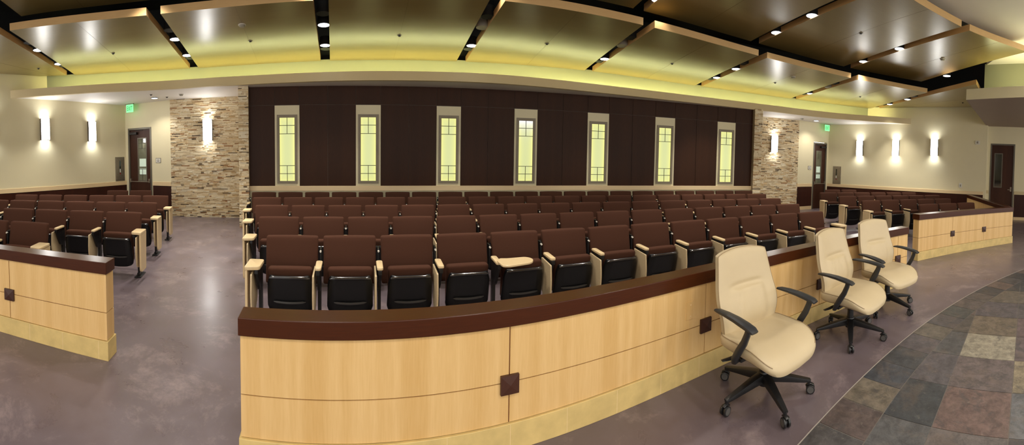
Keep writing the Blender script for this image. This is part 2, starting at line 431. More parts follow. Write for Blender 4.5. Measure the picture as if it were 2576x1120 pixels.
# door openings measured from the corner
DL0, DL1 = .10, .92
DR0, DR1 = .095, .80
HD = 2.45
for nm, C, S, d0, d1, sgn in (('rear_left', CL, SL, DL0, DL1, 1), ('rear_right', CR, SR, DR0, DR1, -1)):
    mb = MB()
    for a, b, z0, z1 in ((0, d0, 0, ZS + .1), (d1, LEN, 0, ZS + .1), (d0, d1, HD, ZS + .1)):
        wallbox(mb, along(C, S, a), along(C, S, b), z0, z1, .14, sgn)
    struct(mb.build('wall_' + nm, M['cream']))
    mb = MB(); wallbox(mb, along(C, S, d1 + .03), S, .12, ZT0, .012, sgn, off=.012); struct(mb.build('wall_wainscot_' + nm, M['wainscot']))
    mb = MB(); wallbox(mb, along(C, S, d1 + .03), S, ZT0, ZT1, .022, sgn, off=.022); struct(mb.build('trim_chair_rail_' + nm, M['maple_trim'], bevel=.004))
    mb = MB(); wallbox(mb, along(C, S, d1 + .03), S, 0, .12, .016, sgn, off=.016); struct(mb.build('baseboard_' + nm, M['maple_trim'], bevel=.003))

# stone walls: coursed ledger strips, each stone its own block inside the wall's mesh
def stone_wall(name, p, q, z1, out, ends=True):
    mb = MB(); p, q = Vector(p), Vector(q); L = (q - p).length; d = (q - p).normalized(); n = Vector((-d.y, d.x)) * out
    poly = [tuple(p), tuple(q), tuple(q + n * .2), tuple(p + n * .2)]
    mb.prism(poly, 0, z1, col=srgb(150, 128, 98)[:3])
    z = 0.0
    while z < z1 - .005:
        h = min(random.choice((.018, .023, .029, .036)), z1 - z); u = -random.random() * .1
        while u < L:
            w = random.choice((.05, .08, .12, .17, .23)); a, b = max(u, 0), min(u + w, L)
            if b - a > .012:
                t = random.random()
                base = random.choice((srgb(238, 224, 192), srgb(226, 208, 172), srgb(248, 238, 212), srgb(230, 204, 158), srgb(216, 194, 156), srgb(240, 224, 190)))
                if t < .045: base = srgb(70, 50, 38)
                elif t < .09: base = srgb(156, 104, 58)
                elif t < .16: base = srgb(190, 160, 116)
                dp = random.uniform(.003, .030)
                o = p + d * (a + .001); e = p + d * (b - .001)
                mb.prism([tuple(o - n * dp), tuple(e - n * dp), tuple(e), tuple(o)], z + .0008, z + h - .0008, col=base[:3])
            u += w
        z += h
    return struct(mb.build(name, M['stone']))
stone_wall('wall_stone_left', SL, TL, ZS + .02, 1)
stone_wall('wall_stone_right', TR, SR, ZS + .02, 1)
for nm, a0, a1 in (('left', -24.62, -23.76), ('right', 23.62, 24.58)):
    p0, p1 = P(14.93, a0)[:2], P(14.93, a1)[:2]
    stone_wall('wall_pilaster_' + nm, p0, p1, ZS + .02, 1)
    out = (p0 if nm == 'left' else p1)
    mb = MB(); e = Vector(out); r = e.normalized()
    mb.prism([tuple(e + r * .1), tuple(e + r * 1.4), tuple((e + r * 1.4) * .985), tuple(P(15.0, (a0 + a1) / 2)[:2])], 0, ZS + .1, col=srgb(190, 168, 126)[:3])
    struct(mb.build('wall_pilaster_return_' + nm, M['stone']))

# panelled rear wall
mb = MB()
A0, A1 = -23.95, 23.95
mb.arc(RW + .02, RW + .15, 0, ZS + .05, A0, A1, 60, mi=1)
ZW0, ZW1, ZR = .923, 2.712, 2.722
edges = [A0]
for i in range(7):
    c = (i - 3) * WS; edges += [c - 1.0446, c + 1.0446]
edges.append(A1)
g = .016
for i in range(7):
    c = (i - 3) * WS
    mb.arc(RW, RW + .03, ZR + .004, ZS + .03, c - 1.0446 + g, c + 1.0446 - g, 3)
for k in range(0, 16, 2):
    a, b = edges[k], edges[k + 1]
    parts = [(a, b)] if k in (0, 14) else [(a, (a + b) / 2), ((a + b) / 2, b)]
    for x, y in parts:
        for z0, z1 in ((.923, ZR - .004), (ZR + .004, ZS + .03)):
            mb.arc(RW, RW + .03, z0, z1, x + g, y - g, 4)
struct(mb.build('wall_rear_panelling', [M['dark_wood'], M['reveal']]))
mb = MB(); mb.arc(RW - .005, RW + .02, 0, .815, A0, A1, 50); struct(mb.build('wall_rear_lower', M['cream']))
mb = MB(); mb.arc(RW - .035, RW + .02, .815, .923, A0, A1, 60); struct(mb.build('trim_chair_rail_rear', M['maple_trim'], bevel=.003))
for i in range(7):
    c = (i - 3) * WS; dg = 1.0446 / .2745          # degrees per metre
    w = MB(); w.arc(RW - .004, RW + .03, ZW0, ZW1, c - 1.0446, c + 1.0446, 3)
    win = struct(w.build('window_%d' % (i + 1), M['cream']))
    def bar(mb, x0, x1, z0, z1, d0, d1): mb.arc(RW - d0, RW - d1, z0, z1, c + x0 * dg, c + x1 * dg, 2)
    f = MB()
    for x0, x1, z0, z1 in ((-.226, -.178, .975, 2.505), (.178, .226, .975, 2.505), (-.178, .178, 2.452, 2.505), (-.178, .178, .975, 1.022)):
        bar(f, x0, x1, z0, z1, .030, -.01)
    for x0, x1, z0, z1 in ((-.178, -.166, 1.022, 2.452), (.166, .178, 1.022, 2.452), (-.166, .166, 2.44, 2.452), (-.166, .166, 1.022, 1.034)):
        bar(f, x0, x1, z0, z1, .018, -.01)
    fr = f.build('window_frame', M['frame_taupe'], win)
    gl = MB(); a0, a1 = c - .168 * dg, c + .168 * dg
    gl.add([P(RW - .008, a0, 1.03), P(RW - .008, a1, 1.03), P(RW - .008, a1, 2.445), P(RW - .008, a0, 2.445)], [(0, 1, 2, 3)], [[(0, 0), (1, 0), (1, 1), (0, 1)]])
    gl.build('window_pane', M['window_glass_hot' if i == 3 else 'window_glass'], win)
    mu = MB()
    for z in (2.268, 2.083, 1.376, 1.197): bar(mu, -.168, .168, z - .006, z + .006, .018, .006)
    for z0, z1 in ((2.083, 2.445), (1.03, 1.376)): bar(mu, -.006, .006, z0, z1, .017, .006)
    mu.build('window_muntin', M['muntin'], win)

# ------------------------------------------------------------------ soffit, cove, ceiling
mb = MB()
mb.arc(rF, lambda a: rF(a) + .09, ZS, 3.315, -45.4, 44.9, 90)
struct(mb.build('trim_soffit_face', M['cream_dim']))
outer = [P(rF(a) + .04, a)[:2] for a in [lerp(-45.2, 44.7, i / 80) for i in range(81)]]
mb = MB(); mb.prism(outer + [(10.2, 13.75), (8.6, 14.1), (6.6, 15.05), (4, 15.6), (0, 15.7), (-4, 15.6), (-6.6, 15.05), (-8.6, 14.1), (-10.2, 13.75)], ZS + .002, ZS + .06)
struct(mb.build('ceiling_soffit', M['white_ceiling']))
mb = MB(); mb.arc(lambda a: r1f(a) + .02, lambda a: r1f(a) + .14, ZS + .05, 3.735, -44.6, 44.2, 80); struct(mb.build('wall_cove', M['cove']))
mb = MB(); mb.arc(lambda a: rF(a) + .17, lambda a: rF(a) + .21, 3.27, 3.295, -41.2, 40.8, 80); struct(mb.build('trim_cove_light_strip', M['strip']))
# black deck and the void walls over the floating panels
mb = MB()
mb.prism([(-11.6, 3), (12, 3), (12, 16.6), (-11.6, 16.6)], 5.2, 5.3)
mb.arc(lambda a: r1f(a) + .16, lambda a: r1f(a) + .26, 3.74, 5.2, -50, 50, 80)
mb.box(-10.45, -10.31, 3, 13.2, 3.74, 5.2); mb.box(10.31, 10.45, 7.6, 13.2, 3.74, 5.2)  # black side walls: the darkness of the void put into their colour
struct(mb.build('ceiling_deck', M['black']))
# plaster ceiling over the stage
pts = [P(9.1, a)[:2] for a in [lerp(-60, 41, i / 30) for i in range(31)]]
mb = MB(); mb.prism(pts + [(7.42, 7.62), (11.0, 7.62), (11.4, -1), (-10.4, -1), (-10.4, 4.5)], 4.32, 4.4)
struct(mb.build('ceiling_stage', M['white_ceiling']))
# stage-side soffit at the right
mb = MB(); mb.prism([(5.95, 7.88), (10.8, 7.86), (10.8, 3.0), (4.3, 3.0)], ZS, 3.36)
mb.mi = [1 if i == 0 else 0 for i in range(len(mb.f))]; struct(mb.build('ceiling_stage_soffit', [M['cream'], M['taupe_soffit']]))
mb = MB(); mb.prism([(7.42, 7.66), (7.5, 7.66), (6.6, 3.0), (6.5, 3.0)], 3.36, 4.34); mb.prism([(7.45, 7.66), (10.4, 7.66), (10.4, 7.56), (7.45, 7.56)], 3.36, 4.34)
struct(mb.build('wall_stage_cove', M['cove']))
mb = MB(); mb.prism([(6.5, 7.5), (6.6, 7.5), (5.6, 3.4), (5.5, 3.4)], 3.37, 3.39); struct(mb.build('trim_stage_light_strip', M['strip2']))

# floating maple panels
GAPS = [-40.02, -28.7, -17.3, -5.9, 5.65, 17.6, 29.55, 40.75]
def cloud(name_lab, poly_fn, z, n=14):
    mb = MB(); near = [poly_fn(i / n, 0) for i in range(n + 1)]; far = [poly_fn(i / n, 1) for i in range(n + 1)]
    T = .115
    vs = [(x, y, zz) for zz in (z, z + T) for x, y in near + far]; N = n + 1; H = 2 * N
    fs, uv = [], []
    for i in range(n):
        m = n / 2
        s0, s1 = (i - m) / n * 2.2, (i + 1 - m) / n * 2.2
        fs.append((i, N + i, N + i + 1, i + 1)); uv.append([(s0, 0), (s0, 3.4), (s1, 3.4), (s1, 0)])
    mb.add(vs, fs, uv, mi=0)
    es = []; uve = []
    for i in range(n):
        fsx = [(i, i + 1, H + i + 1, H + i), (N + i + 1, N + i, H + N + i, H + N + i + 1), (H + i, H + i + 1, H + N + i + 1, H + N + i)]
        es += fsx; uve += [[(i * .2, 0), (i * .2 + .2, 0), (i * .2 + .2, T), (i * .2, T)]] * 3
    es += [(0, H, H + N, N), (n, N + n, H + N + n, H + n)]; uve += [[(0, 0), (0, T), (3.4, T), (3.4, 0)], [(0, 0), (3.4, 0), (3.4, T), (0, T)]]
    o = len(mb.v)
    for f, u in zip(es, uve):
        mb.f.append(list(f)); mb.uv.append(u); mb.c.append(None); mb.mi.append(1)
    ob = mb.build('ceiling_panel', [M['panel_wood'], M['panel_edge']])
    # a centre joint across the underside
    a, b = poly_fn(.5, 0), poly_fn(.5, 1)
    j = MB(); d = Vector((b[0] - a[0], b[1] - a[1])).normalized(); nn = Vector((-d.y, d.x)) * .0012
    a, b = Vector(a), Vector(b)
    j.prism([tuple(a - nn), tuple(b - nn), tuple(b + nn), tuple(a + nn)], z - .0015, z + .01)
    j.build('joint', M['panel_joint'], ob)
    return tag(ob, name_lab, 'ceiling panel', 'floating maple ceiling panels')
def polar_fn(aL, aR, rn, rf, hn, hf):
    def fn(t, k):
        h = hf if k else hn
        a = lerp(aL + h, aR - h, t)
        r = rf(a) if k else rn(a)
        return P(r, a)[:2]
    return fn
def poly4(nl, nr, fl, fr):
    return lambda t, k: (lerp(fl[0], fr[0], t), lerp(fl[1], fr[1], t)) if k else (lerp(nl[0], nr[0], t), lerp(nl[1], nr[1], t))
Z1, Z2 = 3.70, 4.07
cloud('maple ceiling panel in the far left corner, outer ring, against the left wall', poly4((-10.18, 8.3), P(11.6, -40.55)[:2], (-10.12, 10.9), P(15.1, -40.4)[:2]), Z1)
for i in range(7):
    c = 'third' if i == 2 else ORD[i + 1]
    cloud('curved maple ceiling panel, outer ring near the rear wall, %s full panel from the left' % ORD[i + 1],
          polar_fn(GAPS[i], GAPS[i + 1], r1n, r1f, .51, .39), Z1)
cloud('maple ceiling panel at the right end of the outer ring, above the right wall sconces', poly4(P(10.42, 41.55)[:2], (10.1, 7.78), P(15.75, 41.15)[:2], (10.12, 10.95)), Z1)
G2 = [-51, -39.95, -28.9, -17.3, -5.8, 5.45, 17.6, 29.8, 40.85]
IN = ['inner ring maple ceiling panel above the open left corner, beyond the others', 'dark maple ceiling panel of the raised inner ring at the top left',
      'raised inner ring maple ceiling panel over the left seat block', 'raised inner ring maple ceiling panel left of the middle',
      'raised inner ring maple ceiling panel over the middle', 'raised inner ring maple ceiling panel, third from the right end',
      'raised inner ring maple ceiling panel, second from the right end', 'last raised inner ring maple ceiling panel, beside the grey stage ceiling']
for i in range(1, 8):
    cloud(IN[i], polar_fn(G2[i], G2[i + 1], r2n, r2f, .68, .48), Z2)

# ------------------------------------------------------------------ lights and fittings in the ceiling
def downlight_proto(name, label, cat, lens, dark=False, R=.1):
    t = thing(name, label, cat)
    mb = MB(); n = 28
    prof = [(R + .012, 0), (R + .012, .012), (R + .004, .16), (R - .006, .16), (R - .004, .006), (R, 0)]
    vs = [(r * math.cos(2*math.pi*k/n), r * math.sin(2*math.pi*k/n), z) for r, z in prof for k in range(n)]
    m = len(prof); fs = [(j*n + k, j*n + (k+1) % n, ((j+1) % m)*n + (k+1) % n, ((j+1) % m)*n + k) for j in range(m) for k in range(n)]
    mb.add(vs, fs); mb.build('housing', M['black'] if lens != M['grey_plastic'] else lens, t, smooth=True)
    mb = MB(); mb.cyl((0, 0, .001), R - .001, .02, n); mb.build('lens', lens, t, smooth=True)
    return t
used = {}
def put(proto, key, loc, rz, label, group=None):
    if key not in used:
        used[key] = 1; proto.location = loc; proto.rotation_euler = (0, 0, rz); proto['label'] = label
        if group: proto['group'] = group
        return proto
    return dup(proto, loc, rz, label, group)
DLp = downlight_proto('downlight', '', 'ceiling light', M['lens'], R=.096)
OFp = downlight_proto('ceiling_grille', '', 'air grille', M['grey_plastic'], R=.096)
SPp = downlight_proto('ceiling_speaker', '', 'speaker', M['black'], True, .095)
gapname = ['far left gap', 'second gap from the left', 'third gap from the left', 'fourth gap from the left', 'fifth gap from the left',
           'third gap from the right', 'second gap from the right', 'far right gap']
LIT = {0: [(12.89, 1), (14.04, 1)], 1: [(13.27, 1), (14.36, 1)], 2: [(12.96, 1), (14.07, 1)], 3: [(12.81, 0), (13.83, 1)], 4: [(12.88, 0), (13.89, 1)],
       5: [(13.21, 1), (14.25, 1)], 6: [(13.51, 0), (14.61, 1)], 7: [(13.47, 1), (14.60, 1)]}
GL = [-39.75, -28.55, -17.22, -5.75, 5.8, 17.85, 29.9, 41.05]
ZL = 3.716
for g_, items in LIT.items():
    for j, (r, on) in enumerate(items):
        pos = 'nearer' if j == 0 else 'farther'
        if on: put(DLp, 'dl', P(r, GL[g_], ZL), 0, '%s lit round downlight, outer ring, %s' % (pos, gapname[g_]), 'downlights between panels')
        else: put(OFp, 'og', P(r, GL[g_], ZL), 0, 'pale round grille among the downlights, %s' % gapname[g_], 'round grilles between panels')
    for j, r in enumerate((items[0][0] - .40, items[1][0] + .34)):
        put(SPp, 'sp', P(r, GL[g_], ZL + .03), 0, 'black round speaker %s the downlights, %s' % (('before', 'behind')[j], gapname[g_]), 'black speakers between panels')
for lab, r, a in (('lit downlight at the top edge, raised inner ring, gap right of the middle', 11.57, 6.05), ('farther lit downlight in the inner ring gap over the right half', 11.62, 17.95),
                  ('nearer lit downlight in the inner ring gap over the right half', 10.55, 17.95), ('farther lit downlight in the inner ring gap over the right aisle', 11.97, 30.08),
                  ('nearer lit downlight in the inner ring gap over the right aisle', 10.66, 30.05), ('lit downlight alone in the black void by the right yellow cove', 11.56, 41.28)):
    put(DLp, 'dl', P(r, a, 4.088), 0, lab, 'downlights between panels')
# detectors and sprinkler plates under the panels
smoke = thing('smoke_detector', '', 'smoke detector')
mb = MB(); mb.cyl((0, 0, -.012), .062, .012, 24); mb.build('base', M['white_plastic'], smoke, smooth=True)
mb = MB(); mb.cyl((0, 0, -.042), .036, .03, 24, r2=.054); mb.build('sensor_head', M['grey_plastic'], smoke, smooth=True)
plate = thing('ceiling_sprinkler', '', 'sprinkler')
mb = MB(); mb.cyl((0, 0, -.006), .04, .006, 20); mb.build('escutcheon', M['grey_plastic'], plate, smooth=True)
mb = MB(); mb.cyl((0, 0, -.024), .018, .02, 14, r2=.024); mb.build('deflector', M['dark_metal'], plate, smooth=True)
S = [(smoke, 'sm', 12.749, -23.03, Z1, 'white smoke detector under the second full panel from the left'), (plate, 'pl', 13.66, -34.2, Z1, 'small sprinkler under the first full panel from the left'),
     (plate, 'pl', 13.60, -22.91, Z1, 'dark sprinkler under the second full panel from the left'), (plate, 'pl', 13.374, -11.62, Z1, 'small sprinkler under the third full panel from the left'),
     (plate, 'pl', 13.25, -.16, Z1, 'small sprinkler under the panel over the middle'), (plate, 'pl', 13.49, 11.67, Z1, 'small sprinkler under the panel right of the middle'),
     (plate, 'pl', 13.81, 23.76, Z1, 'small sprinkler beside a smoke detector, outer ring right'), (smoke, 'sm', 12.96, 23.94, Z1, 'grey smoke detector under the outer ring panel at right'),
     (plate, 'pl', 13.95, 35.29, Z1, 'small sprinkler under the last full outer panel at right'), (plate, 'pl', 14.12, -41.86, Z1, 'small sprinkler under the panel in the far left corner'),
     (plate, 'pl', 10.49, 23.82, Z2, 'sprinkler under the raised inner panel, second from the right'), (smoke, 'sm', 10.42, 35.67, Z2, 'white detector under the last raised inner panel at right'),
     (plate, 'pl', 12.6, 47.5, Z1, 'small sprinkler under the end panel above the right sconces'),
     (plate, 'pl', 15.4, -32.68, ZS, 'dark sprinkler in the white left soffit, nearer'), (plate, 'pl', 15.87, -31.57, ZS, 'dark sprinkler in the white left soffit, by the stone'),
     (smoke, 'sm', 15.57, -30.03, ZS, 'smoke detector in the white left soffit near the stone wall'), (smoke, 'sm', 15.78, 31.07, ZS, 'smoke detector in the white right soffit')]
for pr, key, r, a, z, lab in S: put(pr, key, P(r, a, z), 0, lab, 'detectors and sprinklers')
for lab, r, a in (('lit recessed downlight in the white left soffit above the door', 15.92, -32.78), ('lit recessed downlight in the white right soffit above the door', 16.05, 33.4)):
    o = put(DLp, 'dl', P(r, a, ZS - .012), 0, lab, 'soffit downlights')
    o.scale = (.85, .85, .3)

# ------------------------------------------------------------------ wall sconces, signs, doors
def sconce_proto():
    t = thing('wall_sconce', '', 'wall lamp')      # local: x along wall, -y into the room
    W, H, Dp = .128, .27, .095
    mb = MB(); mb.box(-W, W, -.012, 0, -H, H); mb.build('backplate', M['dark_metal'], t)
    mb = MB(); n = 10
    prof = [(-W + .012, -.014)] + [((W - .012) * math.sin(lerp(-1, 1, i / n) * 1.2) / math.sin(1.2), -.05 - .045 * (math.cos(lerp(-1, 1, i / n) * 1.2) - math.cos(1.2)) / (1 - math.cos(1.2))) for i in range(n + 1)] + [(W - .012, -.014)]
    mb.prism(prof, -H + .004, H - .004); mb.build('diffuser', M['sconce_lens'], t, smooth=True)
    mb = MB()
    for x in (-W + .004, W - .004): mb.box(x - .004, x + .004, -.058, -.008, -H, H)
    for z in (-H, H):
        for i in range(len(prof) - 1):
            a, b = prof[i], prof[i + 1]
            mb.sweep([(a[0] * 1.03, a[1] - .003, z), (b[0] * 1.03, b[1] - .003, z)], .004, .006, n=6)
    for x in (.075,):
        for z0, z1 in ((H - .06, H), (-H, -H + .08)): mb.box(x - .003, x + .003, -.092, -.088, z0, z1)
    mb.build('frame', M['sconce_frame'], t)
    return t
SC = sconce_proto()
def on_line(p, q, y=None, d=None):
    p, q = Vector(p), Vector(q)
    v = (q - p)
    if y is not None: t = (y - p.y) / v.y
    else: t = d / v.length
    return tuple(p + v * t)
lw = lambda y: on_line(LW0, CL, y=y)
rw = lambda y: on_line(RW0, CR, y=y)
angL = math.atan2(CL[1] - LW0[1], CL[0] - LW0[0]); angR = math.atan2(RW0[1] - CR[1], RW0[0] - CR[0])
angSL = math.atan2(TL[1] - SL[1], TL[0] - SL[0]); angSR = math.atan2(SR[1] - TR[1], SR[0] - TR[0])
angDL = math.atan2(SL[1] - CL[1], SL[0] - CL[0]); angDR = math.atan2(CR[1] - SR[1], CR[0] - SR[0])
def wall_put(proto, key, pt, z, ang, lab, grp, off=0.0):
    # local -y looks into the hall; local x runs along the wall
    n = Vector((math.sin(ang), -math.cos(ang)))
    return put(proto, key, (pt[0] + n.x * off, pt[1] + n.y * off, z), ang, lab, grp)
W_ = 'lit wall sconces'
wall_put(SC, 'sc', lw(11.03), 2.375, angL, 'lit white sconce on the left wall, nearer the picture edge', W_)
wall_put(SC, 'sc', lw(12.46), 2.345, angL, 'lit white sconce on the left wall, nearer the corner door', W_)
wall_put(SC, 'sc', lw(9.55), 2.40, angL, 'lit white sconce on the left wall, just outside the picture edge', W_)
wall_put(SC, 'sc', on_line(SL, TL, d=1.03), 2.285, angSL, 'lit white sconce on the left stone wall', W_, .02)
wall_put(SC, 'sc', on_line(SR, TR, d=.96), 2.255, angSR, 'lit white sconce on the right stone wall', W_, .02)
wall_put(SC, 'sc', rw(12.32), 2.265, angR, 'lit white sconce on the right wall, closest to the rear corner', W_)
wall_put(SC, 'sc', rw(10.95), 2.30, angR, 'lit white sconce on the right wall, middle of three', W_)
wall_put(SC, 'sc', rw(9.58), 2.345, angR, 'lit white sconce on the right wall, farthest from the rear corner', W_)

def text_mesh(body, size, depth=.002):
    cu = bpy.data.curves.new('lettering', 'FONT'); cu.body = body; cu.size = size; cu.extrude = depth
    cu.align_x = 'CENTER'; cu.align_y = 'CENTER'; cu.resolution_u = 3
    ob = bpy.data.objects.new('lettering_tmp', cu); COL.objects.link(ob)
    dg = bpy.context.evaluated_depsgraph_get(); dg.update()
    me = bpy.data.meshes.new_from_object(ob.evaluated_get(dg)); bpy.data.objects.remove(ob)
    me.transform(Matrix.Rotation(math.pi / 2, 4, 'X'))
    return me
def exit_proto():
    t = thing('exit_sign', '', 'exit sign')
    mb = MB(); mb.box(-.125, .125, -.006, .006, -.115, .105); mb.build('glowing_panel', M['exit_face'], t, bevel=.003)
    me = text_mesh('EXIT', .118); me.materials.append(M['exit_letter'])
    me.transform(Matrix.Diagonal((.82, 1, 1.5, 1)))
    o = link('lettering', me, t); o.location = (0, -.0085, -.012)
    mb = MB(); mb.box(-.14, .14, -.03, .03, .105, .125); mb.build('ceiling_mount', M['steel'], t)
    return t
EX = exit_proto()
wall_put(EX, 'ex', on_line(CL, SL, d=.32), ZS - .125, angDL, 'green glowing EXIT sign above the left rear door', 'exit signs', .18)
wall_put(EX, 'ex', on_line(CR, SR, d=.30), ZS - .145, angDR, 'green glowing EXIT sign above the right rear door', 'exit signs', .18)
def plaque_proto():
    t = thing('room_sign', '', 'sign')
    mb = MB(); mb.box(-.082, .082, -.008, 0, -.066, .066); mb.build('border', M['ink'], t)
    mb = MB(); mb.box(-.073, .073, -.011, -.006, -.057, .057); mb.build('face', M['white_plastic'], t)
    mb = MB(); mb.box(-.018, .012, -.012, -.010, .018, .032); mb.box(-.035, .03, -.012, -.010, -.026, -.008); mb.build('lettering', M['ink'], t)
    return t
PQ = plaque_proto()
wall_put(PQ, 'pq', on_line(CL, SL, d=1.14), 1.512, angDL, 'small white framed room sign beside the left rear door', 'room signs')
wall_put(PQ, 'pq', on_line(CR, SR, d=.97), 1.49, angDR, 'small white framed room sign beside the right rear door', 'room signs')
def cabinet_proto():
    t = thing('extinguisher_cabinet', '', 'fire extinguisher cabinet')
    mb = MB(); mb.box(-.165, .165, -.02, 0, -.345, .345); mb.build('cabinet_frame', M['steel'], t, bevel=.004)
    mb = MB(); mb.box(-.135, .135, -.03, -.016, -.312, .312); d = mb.build('cabinet_door', M['steel'], t, bevel=.003)
    mb = MB(); mb.box(-.035, .015, -.033, -.026, -.15, .24); d2 = mb.build('vision_slot', M['glass_black'], t)
    mb = MB(); mb.box(-.028, .006, -.036, -.030, -.10, .0); mb.build('white_tag', M['white_plastic'], t)
    mb = MB(); mb.box(-.028, .008, -.036, -.030, -.15, -.11); mb.build('red_extinguisher', M['red'], t)
    return t
CB = cabinet_proto()
wall_put(CB, 'cb', lw(13.42), 1.285, angL, 'steel fire extinguisher cabinet on the left wall by the corner door', 'extinguisher cabinets')
wall_put(CB, 'cb', rw(13.22), 1.235, angR, 'steel fire extinguisher cabinet on the right wall by the corner door', 'extinguisher cabinets')
t = thing('light_switch', 'white switch box on the right wall above the chair rail', 'switch', (*rw(8.64), 1.10), angR)
mb = MB(); mb.box(-.05, .05, -.035, 0, -.075, .075); mb.build('box', M['white_plastic'], t, bevel=.006)
mb = MB(); mb.box(-.018, .018, -.04, -.033, -.035, .035); mb.build('rocker', M['grey_plastic'], t)
t = thing('strobe_alarm', 'white alarm strobe high on the right wall near its end', 'alarm', (*rw(8.12), 2.545), angR)
mb = MB(); mb.box(-.075, .075, -.05, 0, -.065, .065); mb.build('housing', M['white_plastic'], t, bevel=.008)
mb = MB(); mb.box(-.03, .03, -.06, -.048, -.03, .035); mb.build('strobe_lens', M['grey_plastic'], t, bevel=.006)

def door(name, C, S, d0, d1, sgn, glass_mat, handle, H=HD, gl=(.30, .58, .955, 2.14), hinge_right=False):
    """a leaf in a steel frame, set in the wall from C toward S"""
    p, q = Vector(C), Vector(S); ux = (q - p).normalized(); n = Vector((ux.y, -ux.x)) * sgn      # n looks into the hall
    def slab(mb, a, b, z0, z1, y0, y1):
        A, B = p + ux * a, p + ux * b
        mb.prism([tuple(A + n * y0), tuple(B + n * y0), tuple(B + n * y1), tuple(A + n * y1)], z0, z1)
    mb = MB(); slab(mb, d0 + .04, d1 - .04, .001, H - .045, -.07, -.03)
    root = struct(mb.build(name, M['door_wood']))
    W = d1 - d0
    mb = MB(); slab(mb, d0, d0 + .048, 0, H, -.14, .012); slab(mb, d1 - .048, d1, 0, H, -.14, .012); slab(mb, d0 + .048, d1 - .048, H - .05, H, -.14, .012)
    mb.build('door_frame', M['door_gray'], root)
    g0, g1, gz0, gz1 = d0 + gl[0] * W, d0 + gl[1] * W, gl[2], gl[3]
    mb = MB()
    for a, b, z0, z1 in ((g0 - .03, g0, gz0 - .03, gz1 + .03), (g1, g1 + .03, gz0 - .03, gz1 + .03), (g0, g1, gz1, gz1 + .03), (g0, g1, gz0 - .03, gz0)):
        slab(mb, a, b, z0, z1, -.032, -.02)
    mb.build('glass_frame', M['door_gray'], root)
    mb = MB(); slab(mb, g0, g1, gz0, gz1, -.032, -.027); mb.build('door_glass', glass_mat, root)
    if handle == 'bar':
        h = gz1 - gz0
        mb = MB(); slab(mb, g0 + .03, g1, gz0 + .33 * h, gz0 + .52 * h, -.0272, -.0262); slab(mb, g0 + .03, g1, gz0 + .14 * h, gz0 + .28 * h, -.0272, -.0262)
        mb.build('painted_reflection', M['glass_reflection'], root)  # glowing strips stand in for reflections on the pane
        mb = MB()
        for zz in (.89, .76, .26, .13): slab(mb, g0, g1, gz0 + zz * h, gz0 + zz * h + .012, -.027, -.022)
        gm = (g0 + g1) / 2
        slab(mb, gm - .006, gm + .006, gz0 + .76 * h, gz1, -.027, -.022); slab(mb, gm - .006, gm + .006, gz0, gz0 + .26 * h, -.027, -.022)
        mb.build('glass_muntin', M['muntin'], root)
        mb = MB(); slab(mb, d0 + .06, d1 - .06, .905, .925, .02, .04); slab(mb, d0 + .06, d0 + .1, .89, 1.0, -.03, .04); slab(mb, d1 - .1, d1 - .06, .89, 1.0, -.03, .04)
        mb.build('push_bar', M['steel'], root, bevel=.004)
        mb = MB(); slab(mb, d0 + .06, d0 + .33, H - .19, H - .12, -.03, .05); slab(mb, d0 + .25, d0 + .52, H - .075, H - .06, -.03, 0)
        mb.build('door_closer', M['dark_metal'], root, bevel=.004)
    else:
        mb = MB(); hx = d1 - .11
        slab(mb, hx - .02, hx + .03, .95, 1.10, -.03, -.022); slab(mb, hx - .1, hx + .012, 1.0, 1.02, .01, .03); slab(mb, hx - .01, hx + .012, 1.0, 1.02, -.03, .03)
        mb.build('door_handle', M['steel'], root, bevel=.003)
    return root
door('door_1', CL, SL, DL0 + .0, DL1, 1, M['glass_dark'], 'bar', gl=(.42, .74, .955, 2.135))
door('door_2', CR, SR, DR0, DR1, -1, M['glass_dark'], 'bar', H=2.42, gl=(.38, .72, .945, 2.10))
# far right wall: a shallow jog, then the stage door
JX = 10.5
mb = MB()
mb.box(10.25, JX + .14, 7.80, 7.92, 0, ZS + .1); mb.box(JX, JX + .14, 7.70, 7.82, 0, ZS + .1); mb.box(JX, JX + .14, 7.70 - .83, 7.70, 2.55, ZS + .1); mb.box(JX, JX + .14, 3, 7.70 - .83, 0, ZS + .1)
struct(mb.build('wall_stage_right', M['cream']))
mb = MB(); mb.box(JX - .012, JX, 3, 6.85, .1, ZT0 + .04); struct(mb.build('wall_wainscot_stage_right', M['wainscot']))
mb = MB(); mb.box(JX - .02, JX, 3, 6.85, ZT0 + .04, ZT1 + .04); mb.box(JX - .02, JX, 7.72, 7.8, ZT0 + .04, ZT1 + .04); struct(mb.build('trim_chair_rail_stage_right', M['cream_dim']))
mb = MB(); mb.box(JX - .016, JX, 3, 6.85, 0, .1); struct(mb.build('baseboard_stage_right', M['maple_trim']))
door('door_3', (JX, 7.70), (JX, 3), 0, .83, 1, M['glass_black'], 'lever', H=2.55, gl=(.20, .47, 1.10, 2.2))

